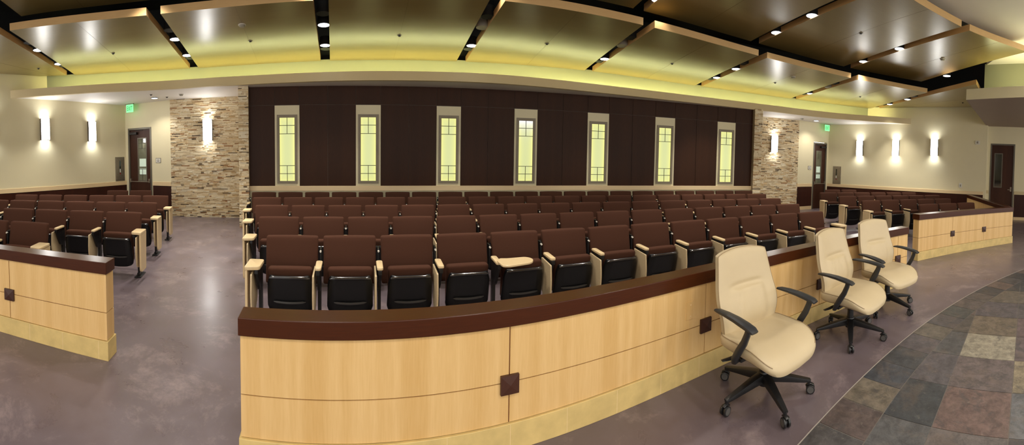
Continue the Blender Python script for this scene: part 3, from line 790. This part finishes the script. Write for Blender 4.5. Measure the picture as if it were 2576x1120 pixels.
# ------------------------------------------------------------------ curved partitions
def medallion(parent, r, a, z, s=.052):
    mb = MB(); ca, sa = math.cos(a * D2R), math.sin(a * D2R)
    def q(x, d, zz):   # x along the arc, d toward the stage
        rr = r - d; return (rr * sa + x * ca, rr * ca - x * sa, z + zz)
    vs = [q(-s, 0, -s), q(s, 0, -s), q(s, 0, s), q(-s, 0, s), q(-s, .016, -s), q(s, .016, -s), q(s, .016, s), q(-s, .016, s), q(0, .024, 0)]
    mb.add(vs, [(0, 1, 5, 4), (1, 2, 6, 5), (2, 3, 7, 6), (3, 0, 4, 7), (4, 5, 8), (5, 6, 8), (6, 7, 8), (7, 4, 8), (3, 2, 1, 0)])
    return mb.build('medallion', M['medallion'], parent)
def partition(name, label, r, a0, a1, seams, th=.13, k=1.0, zg=.38, joint=2.3):
    t = thing(name, label, 'partition', group='curved maple partitions')
    zc0, zc1, zb = .691 * k, .784 * k, .154
    mb = MB(); mb.arc(r - .016, r + th + .016, zc0, zc1, a0 - .06, a1 + .06); mb.build('cap', M['cap'], t, bevel=.004)
    mb = MB(); mb.arc(r + .008, r + th - .008, zb, zc0, a0 + .05, a1 - .05, mi=1)
    es = [a0] + seams + [a1]; gp = .0035 / r / D2R; ed = .004 / r / D2R
    for i in range(len(es) - 1):
        for z0, z1 in ((zb + .004, zg - .003), (zg + .003, zc0 - .008)):
            mb.arc(r, r + th, z0, z1, es[i] + (gp if i else 0), es[i + 1] - (gp if i < len(es) - 2 else 0))
    mb.arc(r + .003, r + th - .003, zc0 - .008, zc0, a0 + .02, a1 - .02)
    mb.build('panel_body', [M['maple'], M['groove']], t)
    mb = MB(); mb.arc(r - .012, r + th + .012, 0, zb, a0 - .07, a1 + .07, mi=0)
    mb.build('stone_base', M['limestone'], t, bevel=.003)
    mb = MB(); a = a0 + joint
    while a < a1: mb.arc(r - .0128, r, .004, zb - .004, a - .008, a + .008, 1); a += joint
    if mb.v: mb.build('base_joint', M['maple_trim'], t)
    for s in seams: medallion(t, r, s, zg - .008)
    return t
mid = partition('partition', 'long curved maple partition with dark cap in front of the centre seat block', 8.683, -19.36, 20.1, [-10.2, -.58, 9.05, 18.7], th=.112)
mb = MB(); mb.arc(8.683 - .004, 8.69, .452, .580, -1.83, -1.27, 1); oc = mb.build('outlet_cover', M['maple'], mid)
mb = MB()
for z in (.475, .557): mb.arc(8.683 - .0055, 8.685, z - .004, z + .004, -1.575, -1.525, 1)
mb.build('screw', M['maple_trim'], oc)
partition('partition', 'curved maple partition at the left edge, in front of the left seats', 9.345, -43.5, -26.65, [-38.1, -32.52], th=.135, joint=2.05)
rp = partition('partition', 'maple partition at the right with a return to the wall, around the right seats', 9.37, 26.95, 43.55, [32.5, 38.1], th=.135, k=1.03, zg=.395)
def straight(p, q, th, z0, z1, off, m, nm, bev=0.0):
    mb = MB(); wallbox(mb, p, q, z0, z1, th + 2 * off, -1, off=off); return mb.build(nm, m, rp, bevel=bev)
RP0, RP1 = (6.62, 6.98), (10.18, 8.40)
straight(RP0, RP1, .13, .0, .154, .012, M['limestone'], 'return_base'); straight(RP0, RP1, .13, .154, .71, 0, M['maple'], 'return_body')
straight(RP0, RP1, .13, .71, .807, .016, M['cap'], 'return_cap', .004)

# ------------------------------------------------------------------ auditorium seats
def rounded(poly, r, n=4):
    """round the corners of a polygon; r may be a list"""
    out = []; m = len(poly)
    for i in range(m):
        p = Vector(poly[i]); a = Vector(poly[i - 1]); b = Vector(poly[(i + 1) % m])
        rr = r[i] if isinstance(r, (list, tuple)) else r
        if rr <= 0: out.append(tuple(p)); continue
        u = (a - p).normalized(); v = (b - p).normalized()
        d = min(rr, (a - p).length * .49, (b - p).length * .49)
        s, e = p + u * d, p + v * d
        for k in range(n + 1):
            t = k / n; out.append(tuple(s * (1 - t) ** 2 + p * 2 * t * (1 - t) + e * t * t))
    return out
def slab_yz(mb, poly, x0, x1):
    n = len(poly); vs = [(x0, y, z) for y, z in poly] + [(x1, y, z) for y, z in poly]
    fs = [tuple(range(n)), tuple(range(2 * n - 1, n - 1, -1))] + [(i, n + i, n + (i + 1) % n, (i + 1) % n) for i in range(n)]
    mb.add(vs, fs)
def slab_xy(mb, poly, z0, z1): mb.prism(poly, z0, z1)
def subbox(x0, x1, y0, y1, z0, z1, nx, ny, nz):
    """box surface as a grid, for shaped cushions"""
    mb = MB(); idx = {}; vs = []; fs = []
    def v(i, j, k):
        if (i, j, k) not in idx:
            idx[(i, j, k)] = len(vs); vs.append((lerp(x0, x1, i / nx), lerp(y0, y1, j / ny), lerp(z0, z1, k / nz)))
        return idx[(i, j, k)]
    for i in range(nx):
        for j in range(ny):
            for k in (0, nz): fs.append((v(i, j, k), v(i + 1, j, k), v(i + 1, j + 1, k), v(i, j + 1, k)))
    for i in range(nx):
        for k in range(nz):
            for j in (0, ny): fs.append((v(i, j, k), v(i + 1, j, k), v(i + 1, j, k + 1), v(i, j, k + 1)))
    for j in range(ny):
        for k in range(nz):
            for i in (0, nx): fs.append((v(i, j, k), v(i, j + 1, k), v(i, j + 1, k + 1), v(i, j, k + 1)))
    mb.add(vs, fs); return mb

HALF = .289          # half the seat spacing
SEATM = {}
def seat_meshes():
    # backrest: upright cushion, leaning, a little narrower at its foot
    def fb(x, y, z):
        u = x / .264; v = (z - .36) / .44
        puff = .016 * (1 - u * u) * (1 - (2 * v - 1) ** 2)
        front = 1 - (y + .0) / .07
        yy = y - puff * max(0, min(1, front)) - .10 * (1 - v) + .0
        zz = z + (.006 * (1 - u * u) if v > .8 else 0)
        return (x * (.985 + .015 * v), yy, zz)
    o = subbox(-.264, .264, .0, .07, .36, .80, 8, 2, 8).build('backrest', M['fabric'], None, bevel=.018, seg=3, smooth=True, fn=fb, sharp=80); SEATM['backrest'] = o
    def fbs(x, y, z): v = (z - .36) / .42; return (x, y - .10 * (1 - v), z)
    o = subbox(-.25, .25, .068, .088, .36, .775, 2, 1, 3).build('back_shell', M['shell'], None, bevel=.006, smooth=True, fn=fbs); SEATM['back_shell'] = o
    # tipped-up seat: lip at the top leaning to the stage, rounded foot
    zt, zb = .515, .128
    def shape(x, y, z):
        v = (z - zb) / (zt - zb)          # 0 foot .. 1 lip
        hw = lerp(.220, .206, max(0, v)) - .02 * max(0, v - .8) / .2; hw = hw if v > .2 else hw - .045 * (1 - v / .2) ** 2
        u = x / .2
        drop = .018 * (1 - u * u) * max(0, 1 - v * 2.2)
        yy = y + lerp(-.245, -.352, v) + .028 * max(0, abs(u) - .72) / .28 - .012 * math.sin(math.pi * min(1, max(0, v)))
        return (u * hw, yy, z - drop)
    o = subbox(-.2, .2, 0.0, .035, zb, zt, 14, 1, 10).build('seat_shell', M['shell'], None, bevel=.014, seg=2, smooth=True, fn=shape, sharp=70); SEATM['seat_shell'] = o
    mb = MB()
    mb.sweep([(lerp(-.15, .15, i / 10), -.310 + .004 * abs(i - 5) / 5, .268 - .010 * (1 - ((i - 5) / 5) ** 2)) for i in range(11)], [.004] + [.009] * 9 + [.004], [.004] + [.011] * 9 + [.004], n=8)
    o = mb.build('grip_ridge', M['shell_ridge'], None, smooth=True); SEATM['grip_ridge'] = o
    mb = MB()
    mb.sweep([(lerp(-.187, .187, i / 14), -.352 + .012 * abs((i - 7) / 7) ** 3, .506 - .012 * abs((i - 7) / 7) ** 5) for i in range(15)], [.006] + [.0115] * 13 + [.006], [.006] + [.0125] * 13 + [.006], n=10)
    o = mb.build('seat_lip', M['shell_lip'], None, smooth=True); SEATM['seat_lip'] = o
    def fc(x, y, z):
        u = x / .21; v = (z - .18) / .385
        yy = y + lerp(-.215, -.305, v) + .02 * u * u * v
        return (u * lerp(.2, .212, v), yy, z + .010 * (1 - u * u) * (1 if v > .7 else 0))
    o = subbox(-.21, .21, 0, .105, .18, .568, 8, 2, 6).build('seat_cushion', M['fabric'], None, bevel=.03, seg=3, smooth=True, fn=fc, sharp=80); SEATM['seat_cushion'] = o
    # post, foot, arm block, pivot; drawn about x = 0, used at either edge of the seat
    mb = MB()
    mb.box(-.016, .016, -.235, -.165, 0.012, .60); mb.box(-.016, .016, -.44, -.20, .555, .592); mb.box(-.045, .045, -.30, -.06, 0, .014)
    mb.box(-.02, .02, -.255, -.15, .012, .05)
    slab_yz(mb, rounded([(-.44, .575), (-.20, .575), (-.20, .34), (-.30, .36)], [.01, 0, .02, .05]), -.012, .012)
    o = mb.build('standard', M['black_metal'], None, bevel=.004); SEATM['standard'] = o
    mb = MB(); slab_xy(mb, rounded([(-.031, -.13), (.031, -.13), (.028, -.375), (-.028, -.375)], [.028, .028, .022, .022]), .594, .619)
    o = mb.build('armrest', M['arm_wood'], None, bevel=.007, smooth=True); SEATM['armrest'] = o
    o.data.transform(Matrix.Translation((0, -.06, 0)))
    mb = MB(); slab_xy(mb, rounded([(-.105, -.20), (.038, -.20), (.034, -.44), (-.105, -.47)], [.02, .03, .03, .02]), .592, .625)
    o = mb.build('armrest', M['arm_wood'], None, bevel=.007, smooth=True); SEATM['arm_end_left'] = o
    mb = MB(); slab_xy(mb, rounded([(.105, -.20), (-.038, -.20), (-.034, -.44), (.105, -.47)], [.02, .03, .03, .02]), .592, .625)
    o = mb.build('armrest', M['arm_wood'], None, bevel=.007, smooth=True); SEATM['arm_end_right'] = o
    prof = rounded([(-.20, .572), (-.475, .562), (-.497, .36), (-.455, .185), (-.33, .155), (-.20, .26)], [.01, .012, .14, .06, .05, .03], 5)
    mb = MB(); slab_yz(mb, prof, -.048, -.032); o = mb.build('folded_tablet', M['tablet'], None, bevel=.003); SEATM['tablet_left'] = o
    mb = MB(); slab_yz(mb, prof, .034, .050); o = mb.build('folded_tablet', M['tablet'], None, bevel=.003); SEATM['tablet_right'] = o
    prof = rounded([(-.19, .592), (-.455, .592), (-.455, .12), (-.22, .12)], [.0, .0, .06, .03], 5)
    mb = MB(); slab_yz(mb, prof, -.102, -.078); o = mb.build('end_panel', M['arm_wood'], None, bevel=.004); SEATM['end_left'] = o
    mb = MB(); slab_yz(mb, prof, .078, .102); o = mb.build('end_panel', M['arm_wood'], None, bevel=.004); SEATM['end_right'] = o
    mb = MB(); mb.box(-.008, .008, -.045, .06, .45, .69); o = mb.build('back_bracket', M['black_metal'], None, bevel=.003); SEATM['bracket'] = o
    mb = MB(); mb.cyl((0, -.036, .668), .0095, -.03, 12, axis='y'); o = mb.build('bracket_cap', M['white_plastic'], None, smooth=True); SEATM['cap'] = o
    # open tablet: paddle turned over the lap at arm height
    mb = MB(); slab_xy(mb, rounded([(-.02, -.40), (.03, -.33), (.10, -.345), (.30, -.335), (.345, -.42), (.30, -.53), (.05, -.585), (-.005, -.56)], [.02, .02, .02, .05, .05, .06, .03, .02], 4), .612, .63)
    o = mb.build('open_tablet', M['arm_wood'], None, bevel=.004); SEATM['open_tablet'] = o
    for k, o in SEATM.items():
        me = o.data; bpy.data.objects.remove(o); SEATM[k] = me
seat_meshes()
def put_part(name, key, root, x=0.0):
    o = link(name, SEATM[key], root); o.location = (x, 0, 0); return o
def make_seat(label, left_end=False, right_end=False, right_arm=False, opened=False, last=False):
    t = thing('auditorium_seat', label, 'auditorium seat', group='brown tip-up auditorium seats')
    put_part('backrest', 'backrest', t); put_part('back_shell', 'back_shell', t); put_part('seat_cushion', 'seat_cushion', t)
    s = put_part('seat_shell', 'seat_shell', t); put_part('grip_ridge', 'grip_ridge', s); put_part('seat_lip', 'seat_lip', s)
    st = put_part('standard', 'standard', t, -HALF)
    put_part('armrest', 'arm_end_left' if left_end else 'armrest', t, -HALF)
    if opened: put_part('open_tablet', 'open_tablet', t, -HALF)
    else: put_part('folded_tablet', 'tablet_left', t, -HALF)
    if left_end: put_part('end_panel', 'end_left', t, -HALF)
    else:
        b = put_part('back_bracket', 'bracket', t, -HALF); put_part('bracket_cap', 'cap', b)
    if right_end or right_arm:
        put_part('standard', 'standard', t, HALF)
        put_part('armrest', 'arm_end_right' if right_end else 'armrest', t, HALF)
        if right_end: put_part('folded_tablet', 'tablet_right', t, HALF); put_part('end_panel', 'end_right', t, HALF)
    return t
PROTO = {}
def place_seat(label, r, a, scale=(1, 1, 1), **kw):
    key = tuple(sorted(kw.items()))
    loc, rz = P(r, a), -a * D2R
    if key not in PROTO:
        t = make_seat(label, **kw); t.location = loc; t.rotation_euler = (0, 0, rz); t.scale = scale; PROTO[key] = t; return t
    return dup(PROTO[key], loc, rz, label, scale=scale)
ROWN = ['', 'front row', 'second row', 'third row', 'fourth row', 'back row']
RR = lambda k: 10.483 + 1.114 * (k - 1)
CEN = {1: (13, -20.18, 20.0), 2: (15, -21.4, 21.42), 3: (17, -22.3, 22.45), 4: (19, -23.05, 23.3), 5: (21, -23.6, 23.55)}
for k, (n, a0, a1) in CEN.items():
    for i in range(n):
        a = lerp(a0, a1, (i + .5) / n); sx = math.radians((a1 - a0) / n) * (RR(k) - (.15 if k == 5 else 0)) / (2 * HALF)
        opened = (k == 1 and i == 4)
        fromleft = i + 1 <= (n + 1) // 2
        lab = '%s brown seat from the %s, %s of the centre block' % (ORD[i + 1] if fromleft else ORD[n - i], 'left' if fromleft else 'right', ROWN[k])
        if opened: lab += ', tablet open'
        kw = {}
        if i == 0 and k < 5: kw['left_end'] = True
        if i == n - 1: kw['right_end' if k < 5 else 'right_arm'] = True
        if opened: kw['opened'] = True
        place_seat(lab, RR(k) - (.12 if k == 5 else 0), a, (sx, 1, 1), **kw)
SC_Z = 1.03
LEFT = {1: [-39.96, -36.79, -33.62], 2: [-40.65, -37.78, -34.91, -32.04, -29.19], 3: [-45.3, -42.63, -40.0, -37.37, -34.74, -32.12, -29.54], 4: [-44.2, -41.8, -39.4, -37.0, -34.6, -32.2, -29.82], 5: [-36.67, -34.52, -32.35]}
RIGHT = {1: [33.11, 36.3, 39.4, 42.5], 2: [29.3, 32.05, 34.8, 37.5, 40.25, 43.0], 3: [29.66, 32.2, 34.75, 37.25, 39.75, 42.25, 44.75], 4: [29.97, 32.3, 34.65, 37.0, 39.3, 41.6, 43.86], 5: [32.95, 35.2, 37.45]}
for k, b in LEFT.items():
    n = len(b) - 1
    for i in range(n):
        kw = {'right_end': True} if i == n - 1 else {}
        place_seat('%s brown seat from the aisle, %s of the left block' % (ORD[n - i], ROWN[k]), RR(k), (b[i] + b[i + 1]) / 2, (math.radians(b[i + 1] - b[i]) * RR(k) / (2 * HALF), 1, SC_Z), **kw)
for k, b in RIGHT.items():
    n = len(b) - 1
    for i in range(n):
        kw = {'left_end': True} if i == 0 else ({'right_arm': True} if i == n - 1 else {})
        place_seat('%s brown seat from the aisle, %s of the right block' % (ORD[i + 1], ROWN[k]), RR(k), (b[i] + b[i + 1]) / 2, (math.radians(b[i + 1] - b[i]) * RR(k) / (2 * HALF), 1, SC_Z), **kw)

# ------------------------------------------------------------------ cream leather office chairs (local +y is the front)
def sm(e0, e1, x):
    t = max(0, min(1, (x - e0) / (e1 - e0))); return t * t * (3 - 2 * t)
CH = {}
def chair_meshes():
    # backrest: outline narrow at top and foot, wide at the lumbar
    hw = table({0: .222, .12: .245, .40: .270, .58: .262, .8: .244, .95: .232, 1.0: .227})
    def spine(v): return -.185 + .028 * math.exp(-((v - .30) / .2) ** 2) - .100 * v ** 1.35
    nu, nv = 28, 44; ZB, ZH = .395, .560
    def pt(u, v, side):
        r = 1 - .0 * v
        w = hw(v)
        x = u * w; z = ZB + ZH * v + .026 * (1 - u * u) * sm(.7, 1, v) - .006 * u ** 8 * sm(.9, 1, v)
        y = spine(v) + .030 * u * u
        edge = 1 - max(abs(u) ** 6, abs(2 * v - 1) ** 10)
        if side > 0:
            pill = .020 * sm(.66, .40, abs(u)) * (1 - sm(.560, .585, v)) * sm(.0, .25, v)
            dent = -.014 * math.exp(-((v - .60) / .03) ** 2) * sm(.75, .3, abs(u))
            wr = 0
            for u0, sl in ((-.12, -.55), (.12, .5), (.28, .9)):
                dd = u - (u0 + sl * (.56 - v)); wr += -.005 * math.exp(-(dd / .035) ** 2) * sm(.58, .5, v) * sm(.2, .42, v)
            y += .012 + .022 * edge + pill + dent + wr
        else:
            y += -.018 - .014 * edge
        return (x, y, z)
    vs, fs = [], []; W = nu + 1
    for side in (1, -1):
        for j in range(nv + 1):
            for i in range(W): vs.append(pt(-1 + 2 * i / nu, j / nv, side))
    N = W * (nv + 1)
    for j in range(nv):
        for i in range(nu):
            a = j * W + i
            fs.append((a, a + 1, a + W + 1, a + W)); fs.append((N + a, N + a + W, N + a + W + 1, N + a + 1))
    ring = [i for i in range(W)] + [j * W + nu for j in range(1, nv + 1)] + [nv * W + i for i in range(nu - 1, -1, -1)] + [j * W for j in range(nv - 1, 0, -1)]
    for k in range(len(ring)):
        a, b = ring[k], ring[(k + 1) % len(ring)]; fs.append((a, N + a, N + b, b))
    mb = MB(); mb.add(vs, fs); CH['backrest'] = mb.build('backrest', M['leather'], None, smooth=True, sharp=60)
    path = [Vector(vs[k]) + Vector((0, .0, 0)) for k in ring]
    mb = MB(); mb.sweep(path[::1] + [path[0]], .0024, .0024, up=(0, 1, 0), n=6, e=2); CH['piping'] = mb.build('piping', M['piping'], None, smooth=True)
    # seat: rounded pad with a waterfall front
    def border(th):
        c, s = math.cos(th), math.sin(th); e = 2 / 5.4
        x = .266 * math.copysign(abs(c) ** e, c); y = math.copysign(abs(s) ** e, s)
        y = .275 * y if y > 0 else .205 * y
        if y > 0: x *= 1 - .04 * (y / .275) ** 3; y += .014 * (1 - (x / .266) ** 2) * (y / .275)
        return x, y
    def top(x, y):
        q = max(0, y - .06); u = x / .266
        return .458 + .006 * abs(u) ** 3 - .012 * math.exp(-((y + .02) / .16) ** 2) * (1 - u * u) - 1.9 * q * q
    vs, fs = [(0, 0, top(0, 0))], []; K = 56; rings = []
    prof = [(.25, 'in'), (.5, 'in'), (.72, 'in'), (.88, 'in'), (.96, 'in'), (1.0, -.010), (1.018, -.032), (1.0, -.072), (.94, -.086)]
    for s, md in prof:
        st = len(vs)
        for k in range(K):
            x, y = border(2 * math.pi * k / K); X, Y = x * s, y * s
            zt = top(min(1, s) * x, min(1, s) * y)
            if md == 'in': z = zt - .006 * sm(.85, 1, s)
            else: z = zt + md + (.018 * sm(.1, .25, Y) if md < -.05 else 0)
            vs.append((X, Y, z))
        rings.append(st)
    for k in range(K): fs.append((0, rings[0] + k, rings[0] + (k + 1) % K))
    for a, b in zip(rings, rings[1:]):
        for k in range(K): fs.append((a + k, b + k, b + (k + 1) % K, a + (k + 1) % K))
    fs.append(tuple(rings[-1] + k for k in range(K - 1, -1, -1)))
    mb = MB(); mb.add(vs, fs); CH['seat'] = mb.build('seat', M['leather'], None, smooth=True, sharp=70)
    pp = [Vector(vs[rings[5] + k]) * 1.0 + Vector((0, 0, .002)) for k in range(K)]
    k0 = K * 16 // 100; k1 = K * 34 // 100            # leave the waterfall front without a seam
    sel = [pp[(k1 + i) % K] for i in range(K - (k1 - k0) + 1)]
    mb = MB(); mb.sweep(sel, .0026, .0026, n=6, e=2); CH['seat_piping'] = mb.build('piping', M['piping'], None, smooth=True)
    # arms: sickle-shaped bracket rising to the front, pad sweeping back
    for key, sg in (('arm_l', -1), ('arm_r', 1)):
        P_ = [(.235, -.015, .335), (.278, -.005, .341), (.300, .02, .378), (.306, .062, .445), (.306, .105, .515), (.306, .130, .575), (.306, .136, .606)]
        mb = MB(); mb.sweep([(sg * x, y, z) for x, y, z in P_], [.012, .013, .014, .014, .013, .013, .013], [.014, .018, .022, .024, .023, .021, .020], up=(0, 1, 0.2), n=10, e=3)
        CH[key] = mb.build('arm', M['arm_black'], None, smooth=True)
        Q = [(.306, .190, .602), (.306, .165, .612), (.306, .11, .622), (.305, .03, .632), (.304, -.06, .636), (.303, -.13, .634), (.302, -.165, .629)]
        mb = MB(); mb.sweep([(sg * x, y, z) for x, y, z in Q], [.027, .032, .033, .031, .028, .023, .014], [.008, .014, .016, .015, .013, .011, .007], n=12, e=3)
        CH[key + '_pad'] = mb.build('arm_pad', M['arm_black'], None, smooth=True)
    mb = MB(); mb.box(-.16, .16, -.15, .15, .352, .378); mb.box(-.075, .075, -.11, .10, .305, .36); mb.box(-.25, .25, -.035, .015, .325, .352)
    mb.sweep([(0, -.10, .34), (0, -.20, .345), (0, -.235, .40), (0, -.24, .48)], [.04, .04, .035, .03], [.012, .012, .01, .008], up=(0, 0, 1), n=8)
    CH['mech'] = mb.build('tilt_mechanism', M['black_plastic'], None, bevel=.006)
    mb = MB(); mb.sweep([(.06, -.03, .345), (.17, -.06, .332), (.20, -.07, .322), (.25, -.085, .315), (.31, -.10, .315)], [.006, .006, .014, .02, .014], [.006, .006, .01, .006, .004], n=8)
    CH['lever'] = mb.build('tilt_lever', M['black_plastic'], None, smooth=True)
    mb = MB(); mb.cyl((0, 0, .15), .026, .17, 20); mb.cyl((0, 0, .09), .034, .16, 20, r2=.03); CH['column'] = mb.build('gas_column', M['black_plastic'], None, smooth=True)
    mb = MB(); mb.cyl((0, 0, .085), .045, .095, 24, r2=.04); CH['hub'] = mb.build('base_hub', M['black_plastic'], None, bevel=.004, smooth=True)
    mb = MB(); mb.sweep([(0, .02, .140), (0, .10, .130), (0, .20, .112), (0, .28, .096), (0, .325, .088)], [.034, .030, .025, .021, .017], [.034, .029, .021, .015, .010], n=8, e=4)
    mb.cyl((0, .318, .062), .012, .03, 12)
    CH['leg'] = mb.build('base_leg', M['black_plastic'], None, smooth=True, sharp=50)
    mb = MB()
    for x in (-.022, .008): mb.cyl((x, .328, .031), .031, .015, 22, axis='x')
    mb.cyl((-.012, .328, .031), .016, .024, 14, axis='x')
    mb.sweep([(0, .295, .052), (0, .31, .066), (0, .33, .068), (0, .35, .058)], .013, .006, n=8)
    CH['caster'] = mb.build('caster', M['black_plastic'], None, bevel=.003, smooth=True)
    mb = MB()
    for x in (-.0235, .0215): mb.cyl((x, .328, .031), .023, .002, 20, axis='x')
    mb.cyl((-.022, .328, .031), .008, .044, 10, axis='x')
    CH['rim'] = mb.build('caster_rim', M['wheel_grey'], None, smooth=True)
    for k, o in list(CH.items()):
        me = o.data; bpy.data.objects.remove(o); CH[k] = me
chair_meshes()
def office_chair(label, loc, heading, base_off):
    """heading: world angle the seat looks at; base_off: world angle of one base leg"""
    t = thing('office_chair', label, 'office chair', (*loc, 0), heading * D2R - math.pi / 2, 'cream leather office chairs')
    s = link('seat', CH['seat'], t); link('piping', CH['seat_piping'], s)
    b = link('backrest', CH['backrest'], t); link('piping', CH['piping'], b)
    for k in ('arm_l', 'arm_r'):
        a = link('armrest', CH[k], t); link('arm_pad', CH[k + '_pad'], a)
    for ch in t.children: ch.scale = (1.06, 1, 1)
    m = link('tilt_mechanism', CH['mech'], t); link('tilt_lever', CH['lever'], m)
    link('gas_column', CH['column'], t); link('base_hub', CH['hub'], t)
    for i in range(5):
        l = link('base_leg', CH['leg'], t); l.rotation_euler = (0, 0, (base_off + 72 * i - heading) * D2R)
        c = link('caster', CH['caster'], l)
        sw = ((i * 67) % 80 - 40) * D2R; pv = Vector((0, .318, 0))
        c.location = pv - Matrix.Rotation(sw, 3, 'Z') @ pv; c.rotation_euler = (0, 0, sw)
        r = link('caster_rim', CH['rim'], l); r.location = c.location; r.rotation_euler = c.rotation_euler
    return t
office_chair('cream leather office chair nearest the camera, largest of the three', (.048, 8.205), -91, 28)
office_chair('cream leather office chair in the middle of the three, its arm overlapping the next', (1.222, 8.14), -92, 64)
office_chair('cream leather office chair at the far end, by the right end of the partition', (2.04, 8.08), -107, 36)

# ------------------------------------------------------------------ light
def area(name, loc, size, power, col, rot=(0, 0, 0), shape='DISK', spread=math.pi):
    d = bpy.data.lights.new(name, 'AREA'); d.shape = shape; d.size = size; d.energy = power; d.color = col; d.spread = spread
    o = link(name, d); o.location = loc; o.rotation_euler = rot; return o
def spot(name, loc, power, col, angle=100, blend=.7, radius=.09):
    d = bpy.data.lights.new(name, 'SPOT'); d.energy = power; d.color = col; d.spot_size = angle * D2R; d.spot_blend = blend; d.shadow_soft_size = radius
    o = link(name, d); o.location = loc; return o
WARM = (1.0, .93, .82)
for g_, items in LIT.items():
    for r, on in items:
        if on: spot('downlight_beam', P(r - .3, GL[g_], ZL - .03), 210 if g_ in (0, 1) else 240 if g_ > 4 else 125, WARM, 84, .8)
for r, a in ((11.7, 6.4), (11.62, 17.95), (10.55, 17.95), (11.97, 30.08), (10.66, 30.05), (11.75, 42), (11.7, -5.6), (10.6, -5.6), (10.6, 6.4), (11.7, -17.3), (10.6, -17.3), (11.7, -28.8), (10.6, -28.8)):
    spot('downlight_beam', P(r, a, 4.06), 130, WARM)
for r, a in ((6.3, -35), (6.3, -18), (6.3, 0), (6.3, 18), (6.6, 38), (3.5, -30), (3.5, 0), (3.5, 30)):
    spot('stage_fill_spot', P(r, a, 4.28), 120, WARM, 152, .6, .12)  # unseen fill spots added to light partition and chairs from the front
for r, a in ((15.92, -32.78), (16.05, 33.4)): spot('soffit_beam', P(r, a, ZS - .03), 55, WARM, 120)
for o in [o for o in sc.objects if o.name.startswith('wall_sconce')]:
    n = Vector((math.sin(o.rotation_euler.z), -math.cos(o.rotation_euler.z), 0))
    for dz, rx in ((.275, math.pi), (-.275, 0.0)):
        l = spot('sconce_beam', tuple(Vector(o.location) + n * .12 + Vector((0, 0, dz))), 9, (.95, .98, 1.0), 156, 1.0, .06)
        l.rotation_euler = (rx, 0, 0)
u_ = spot('stage_fill_uplight', (5.3, 5.0, 3.5), 70, (1, .98, .95), 160, .8, .2); u_.rotation_euler = (math.pi, 0, 0)  # unseen fill light added to brighten the stage ceiling
w = bpy.data.worlds.new('hall_ambient'); sc.world = w; w.use_nodes = True
w.node_tree.nodes['Background'].inputs[0].default_value = (1.0, .95, .88, 1); w.node_tree.nodes['Background'].inputs[1].default_value = 1.75

# ------------------------------------------------------------------ camera: a phone panorama, cylindrical projection
F = 925.424; CY = 426.266
cd = bpy.data.cameras.new('panorama_camera'); cam = link('panorama_camera', cd); sc.camera = cam
cd.type = 'PANO'; cd.clip_start = .05; cd.clip_end = 100
pc = cd if hasattr(cd, 'panorama_type') else cd.cycles
pc.panorama_type = 'CENTRAL_CYLINDRICAL'
pc.central_cylindrical_range_u_min = -1288 / F; pc.central_cylindrical_range_u_max = 1288 / F
pc.central_cylindrical_range_v_min = -(1120 - CY) / F; pc.central_cylindrical_range_v_max = CY / F
pc.central_cylindrical_radius = 1.0
p_, r_, al = -0.03467749, -0.01587415, -0.18606252
Rm = Matrix.Rotation(p_, 3, 'X') @ Matrix.Rotation(r_, 3, 'Y')
Mc = Matrix(((1, 0, 0), (0, 0, -1), (0, 1, 0)))
cam.matrix_world = Matrix.Translation((-1.902, 6.630, 1.60)) @ (Matrix.Rotation(al, 3, 'Z') @ Rm @ Mc).to_4x4()
sc.view_settings.view_transform = 'Standard'; sc.view_settings.look = 'None'; sc.view_settings.exposure = .32
sc.cycles.use_denoising = True
sc.cycles.max_bounces = 7; sc.cycles.diffuse_bounces = 4; sc.cycles.glossy_bounces = 3; sc.cycles.sample_clamp_indirect = 4.0
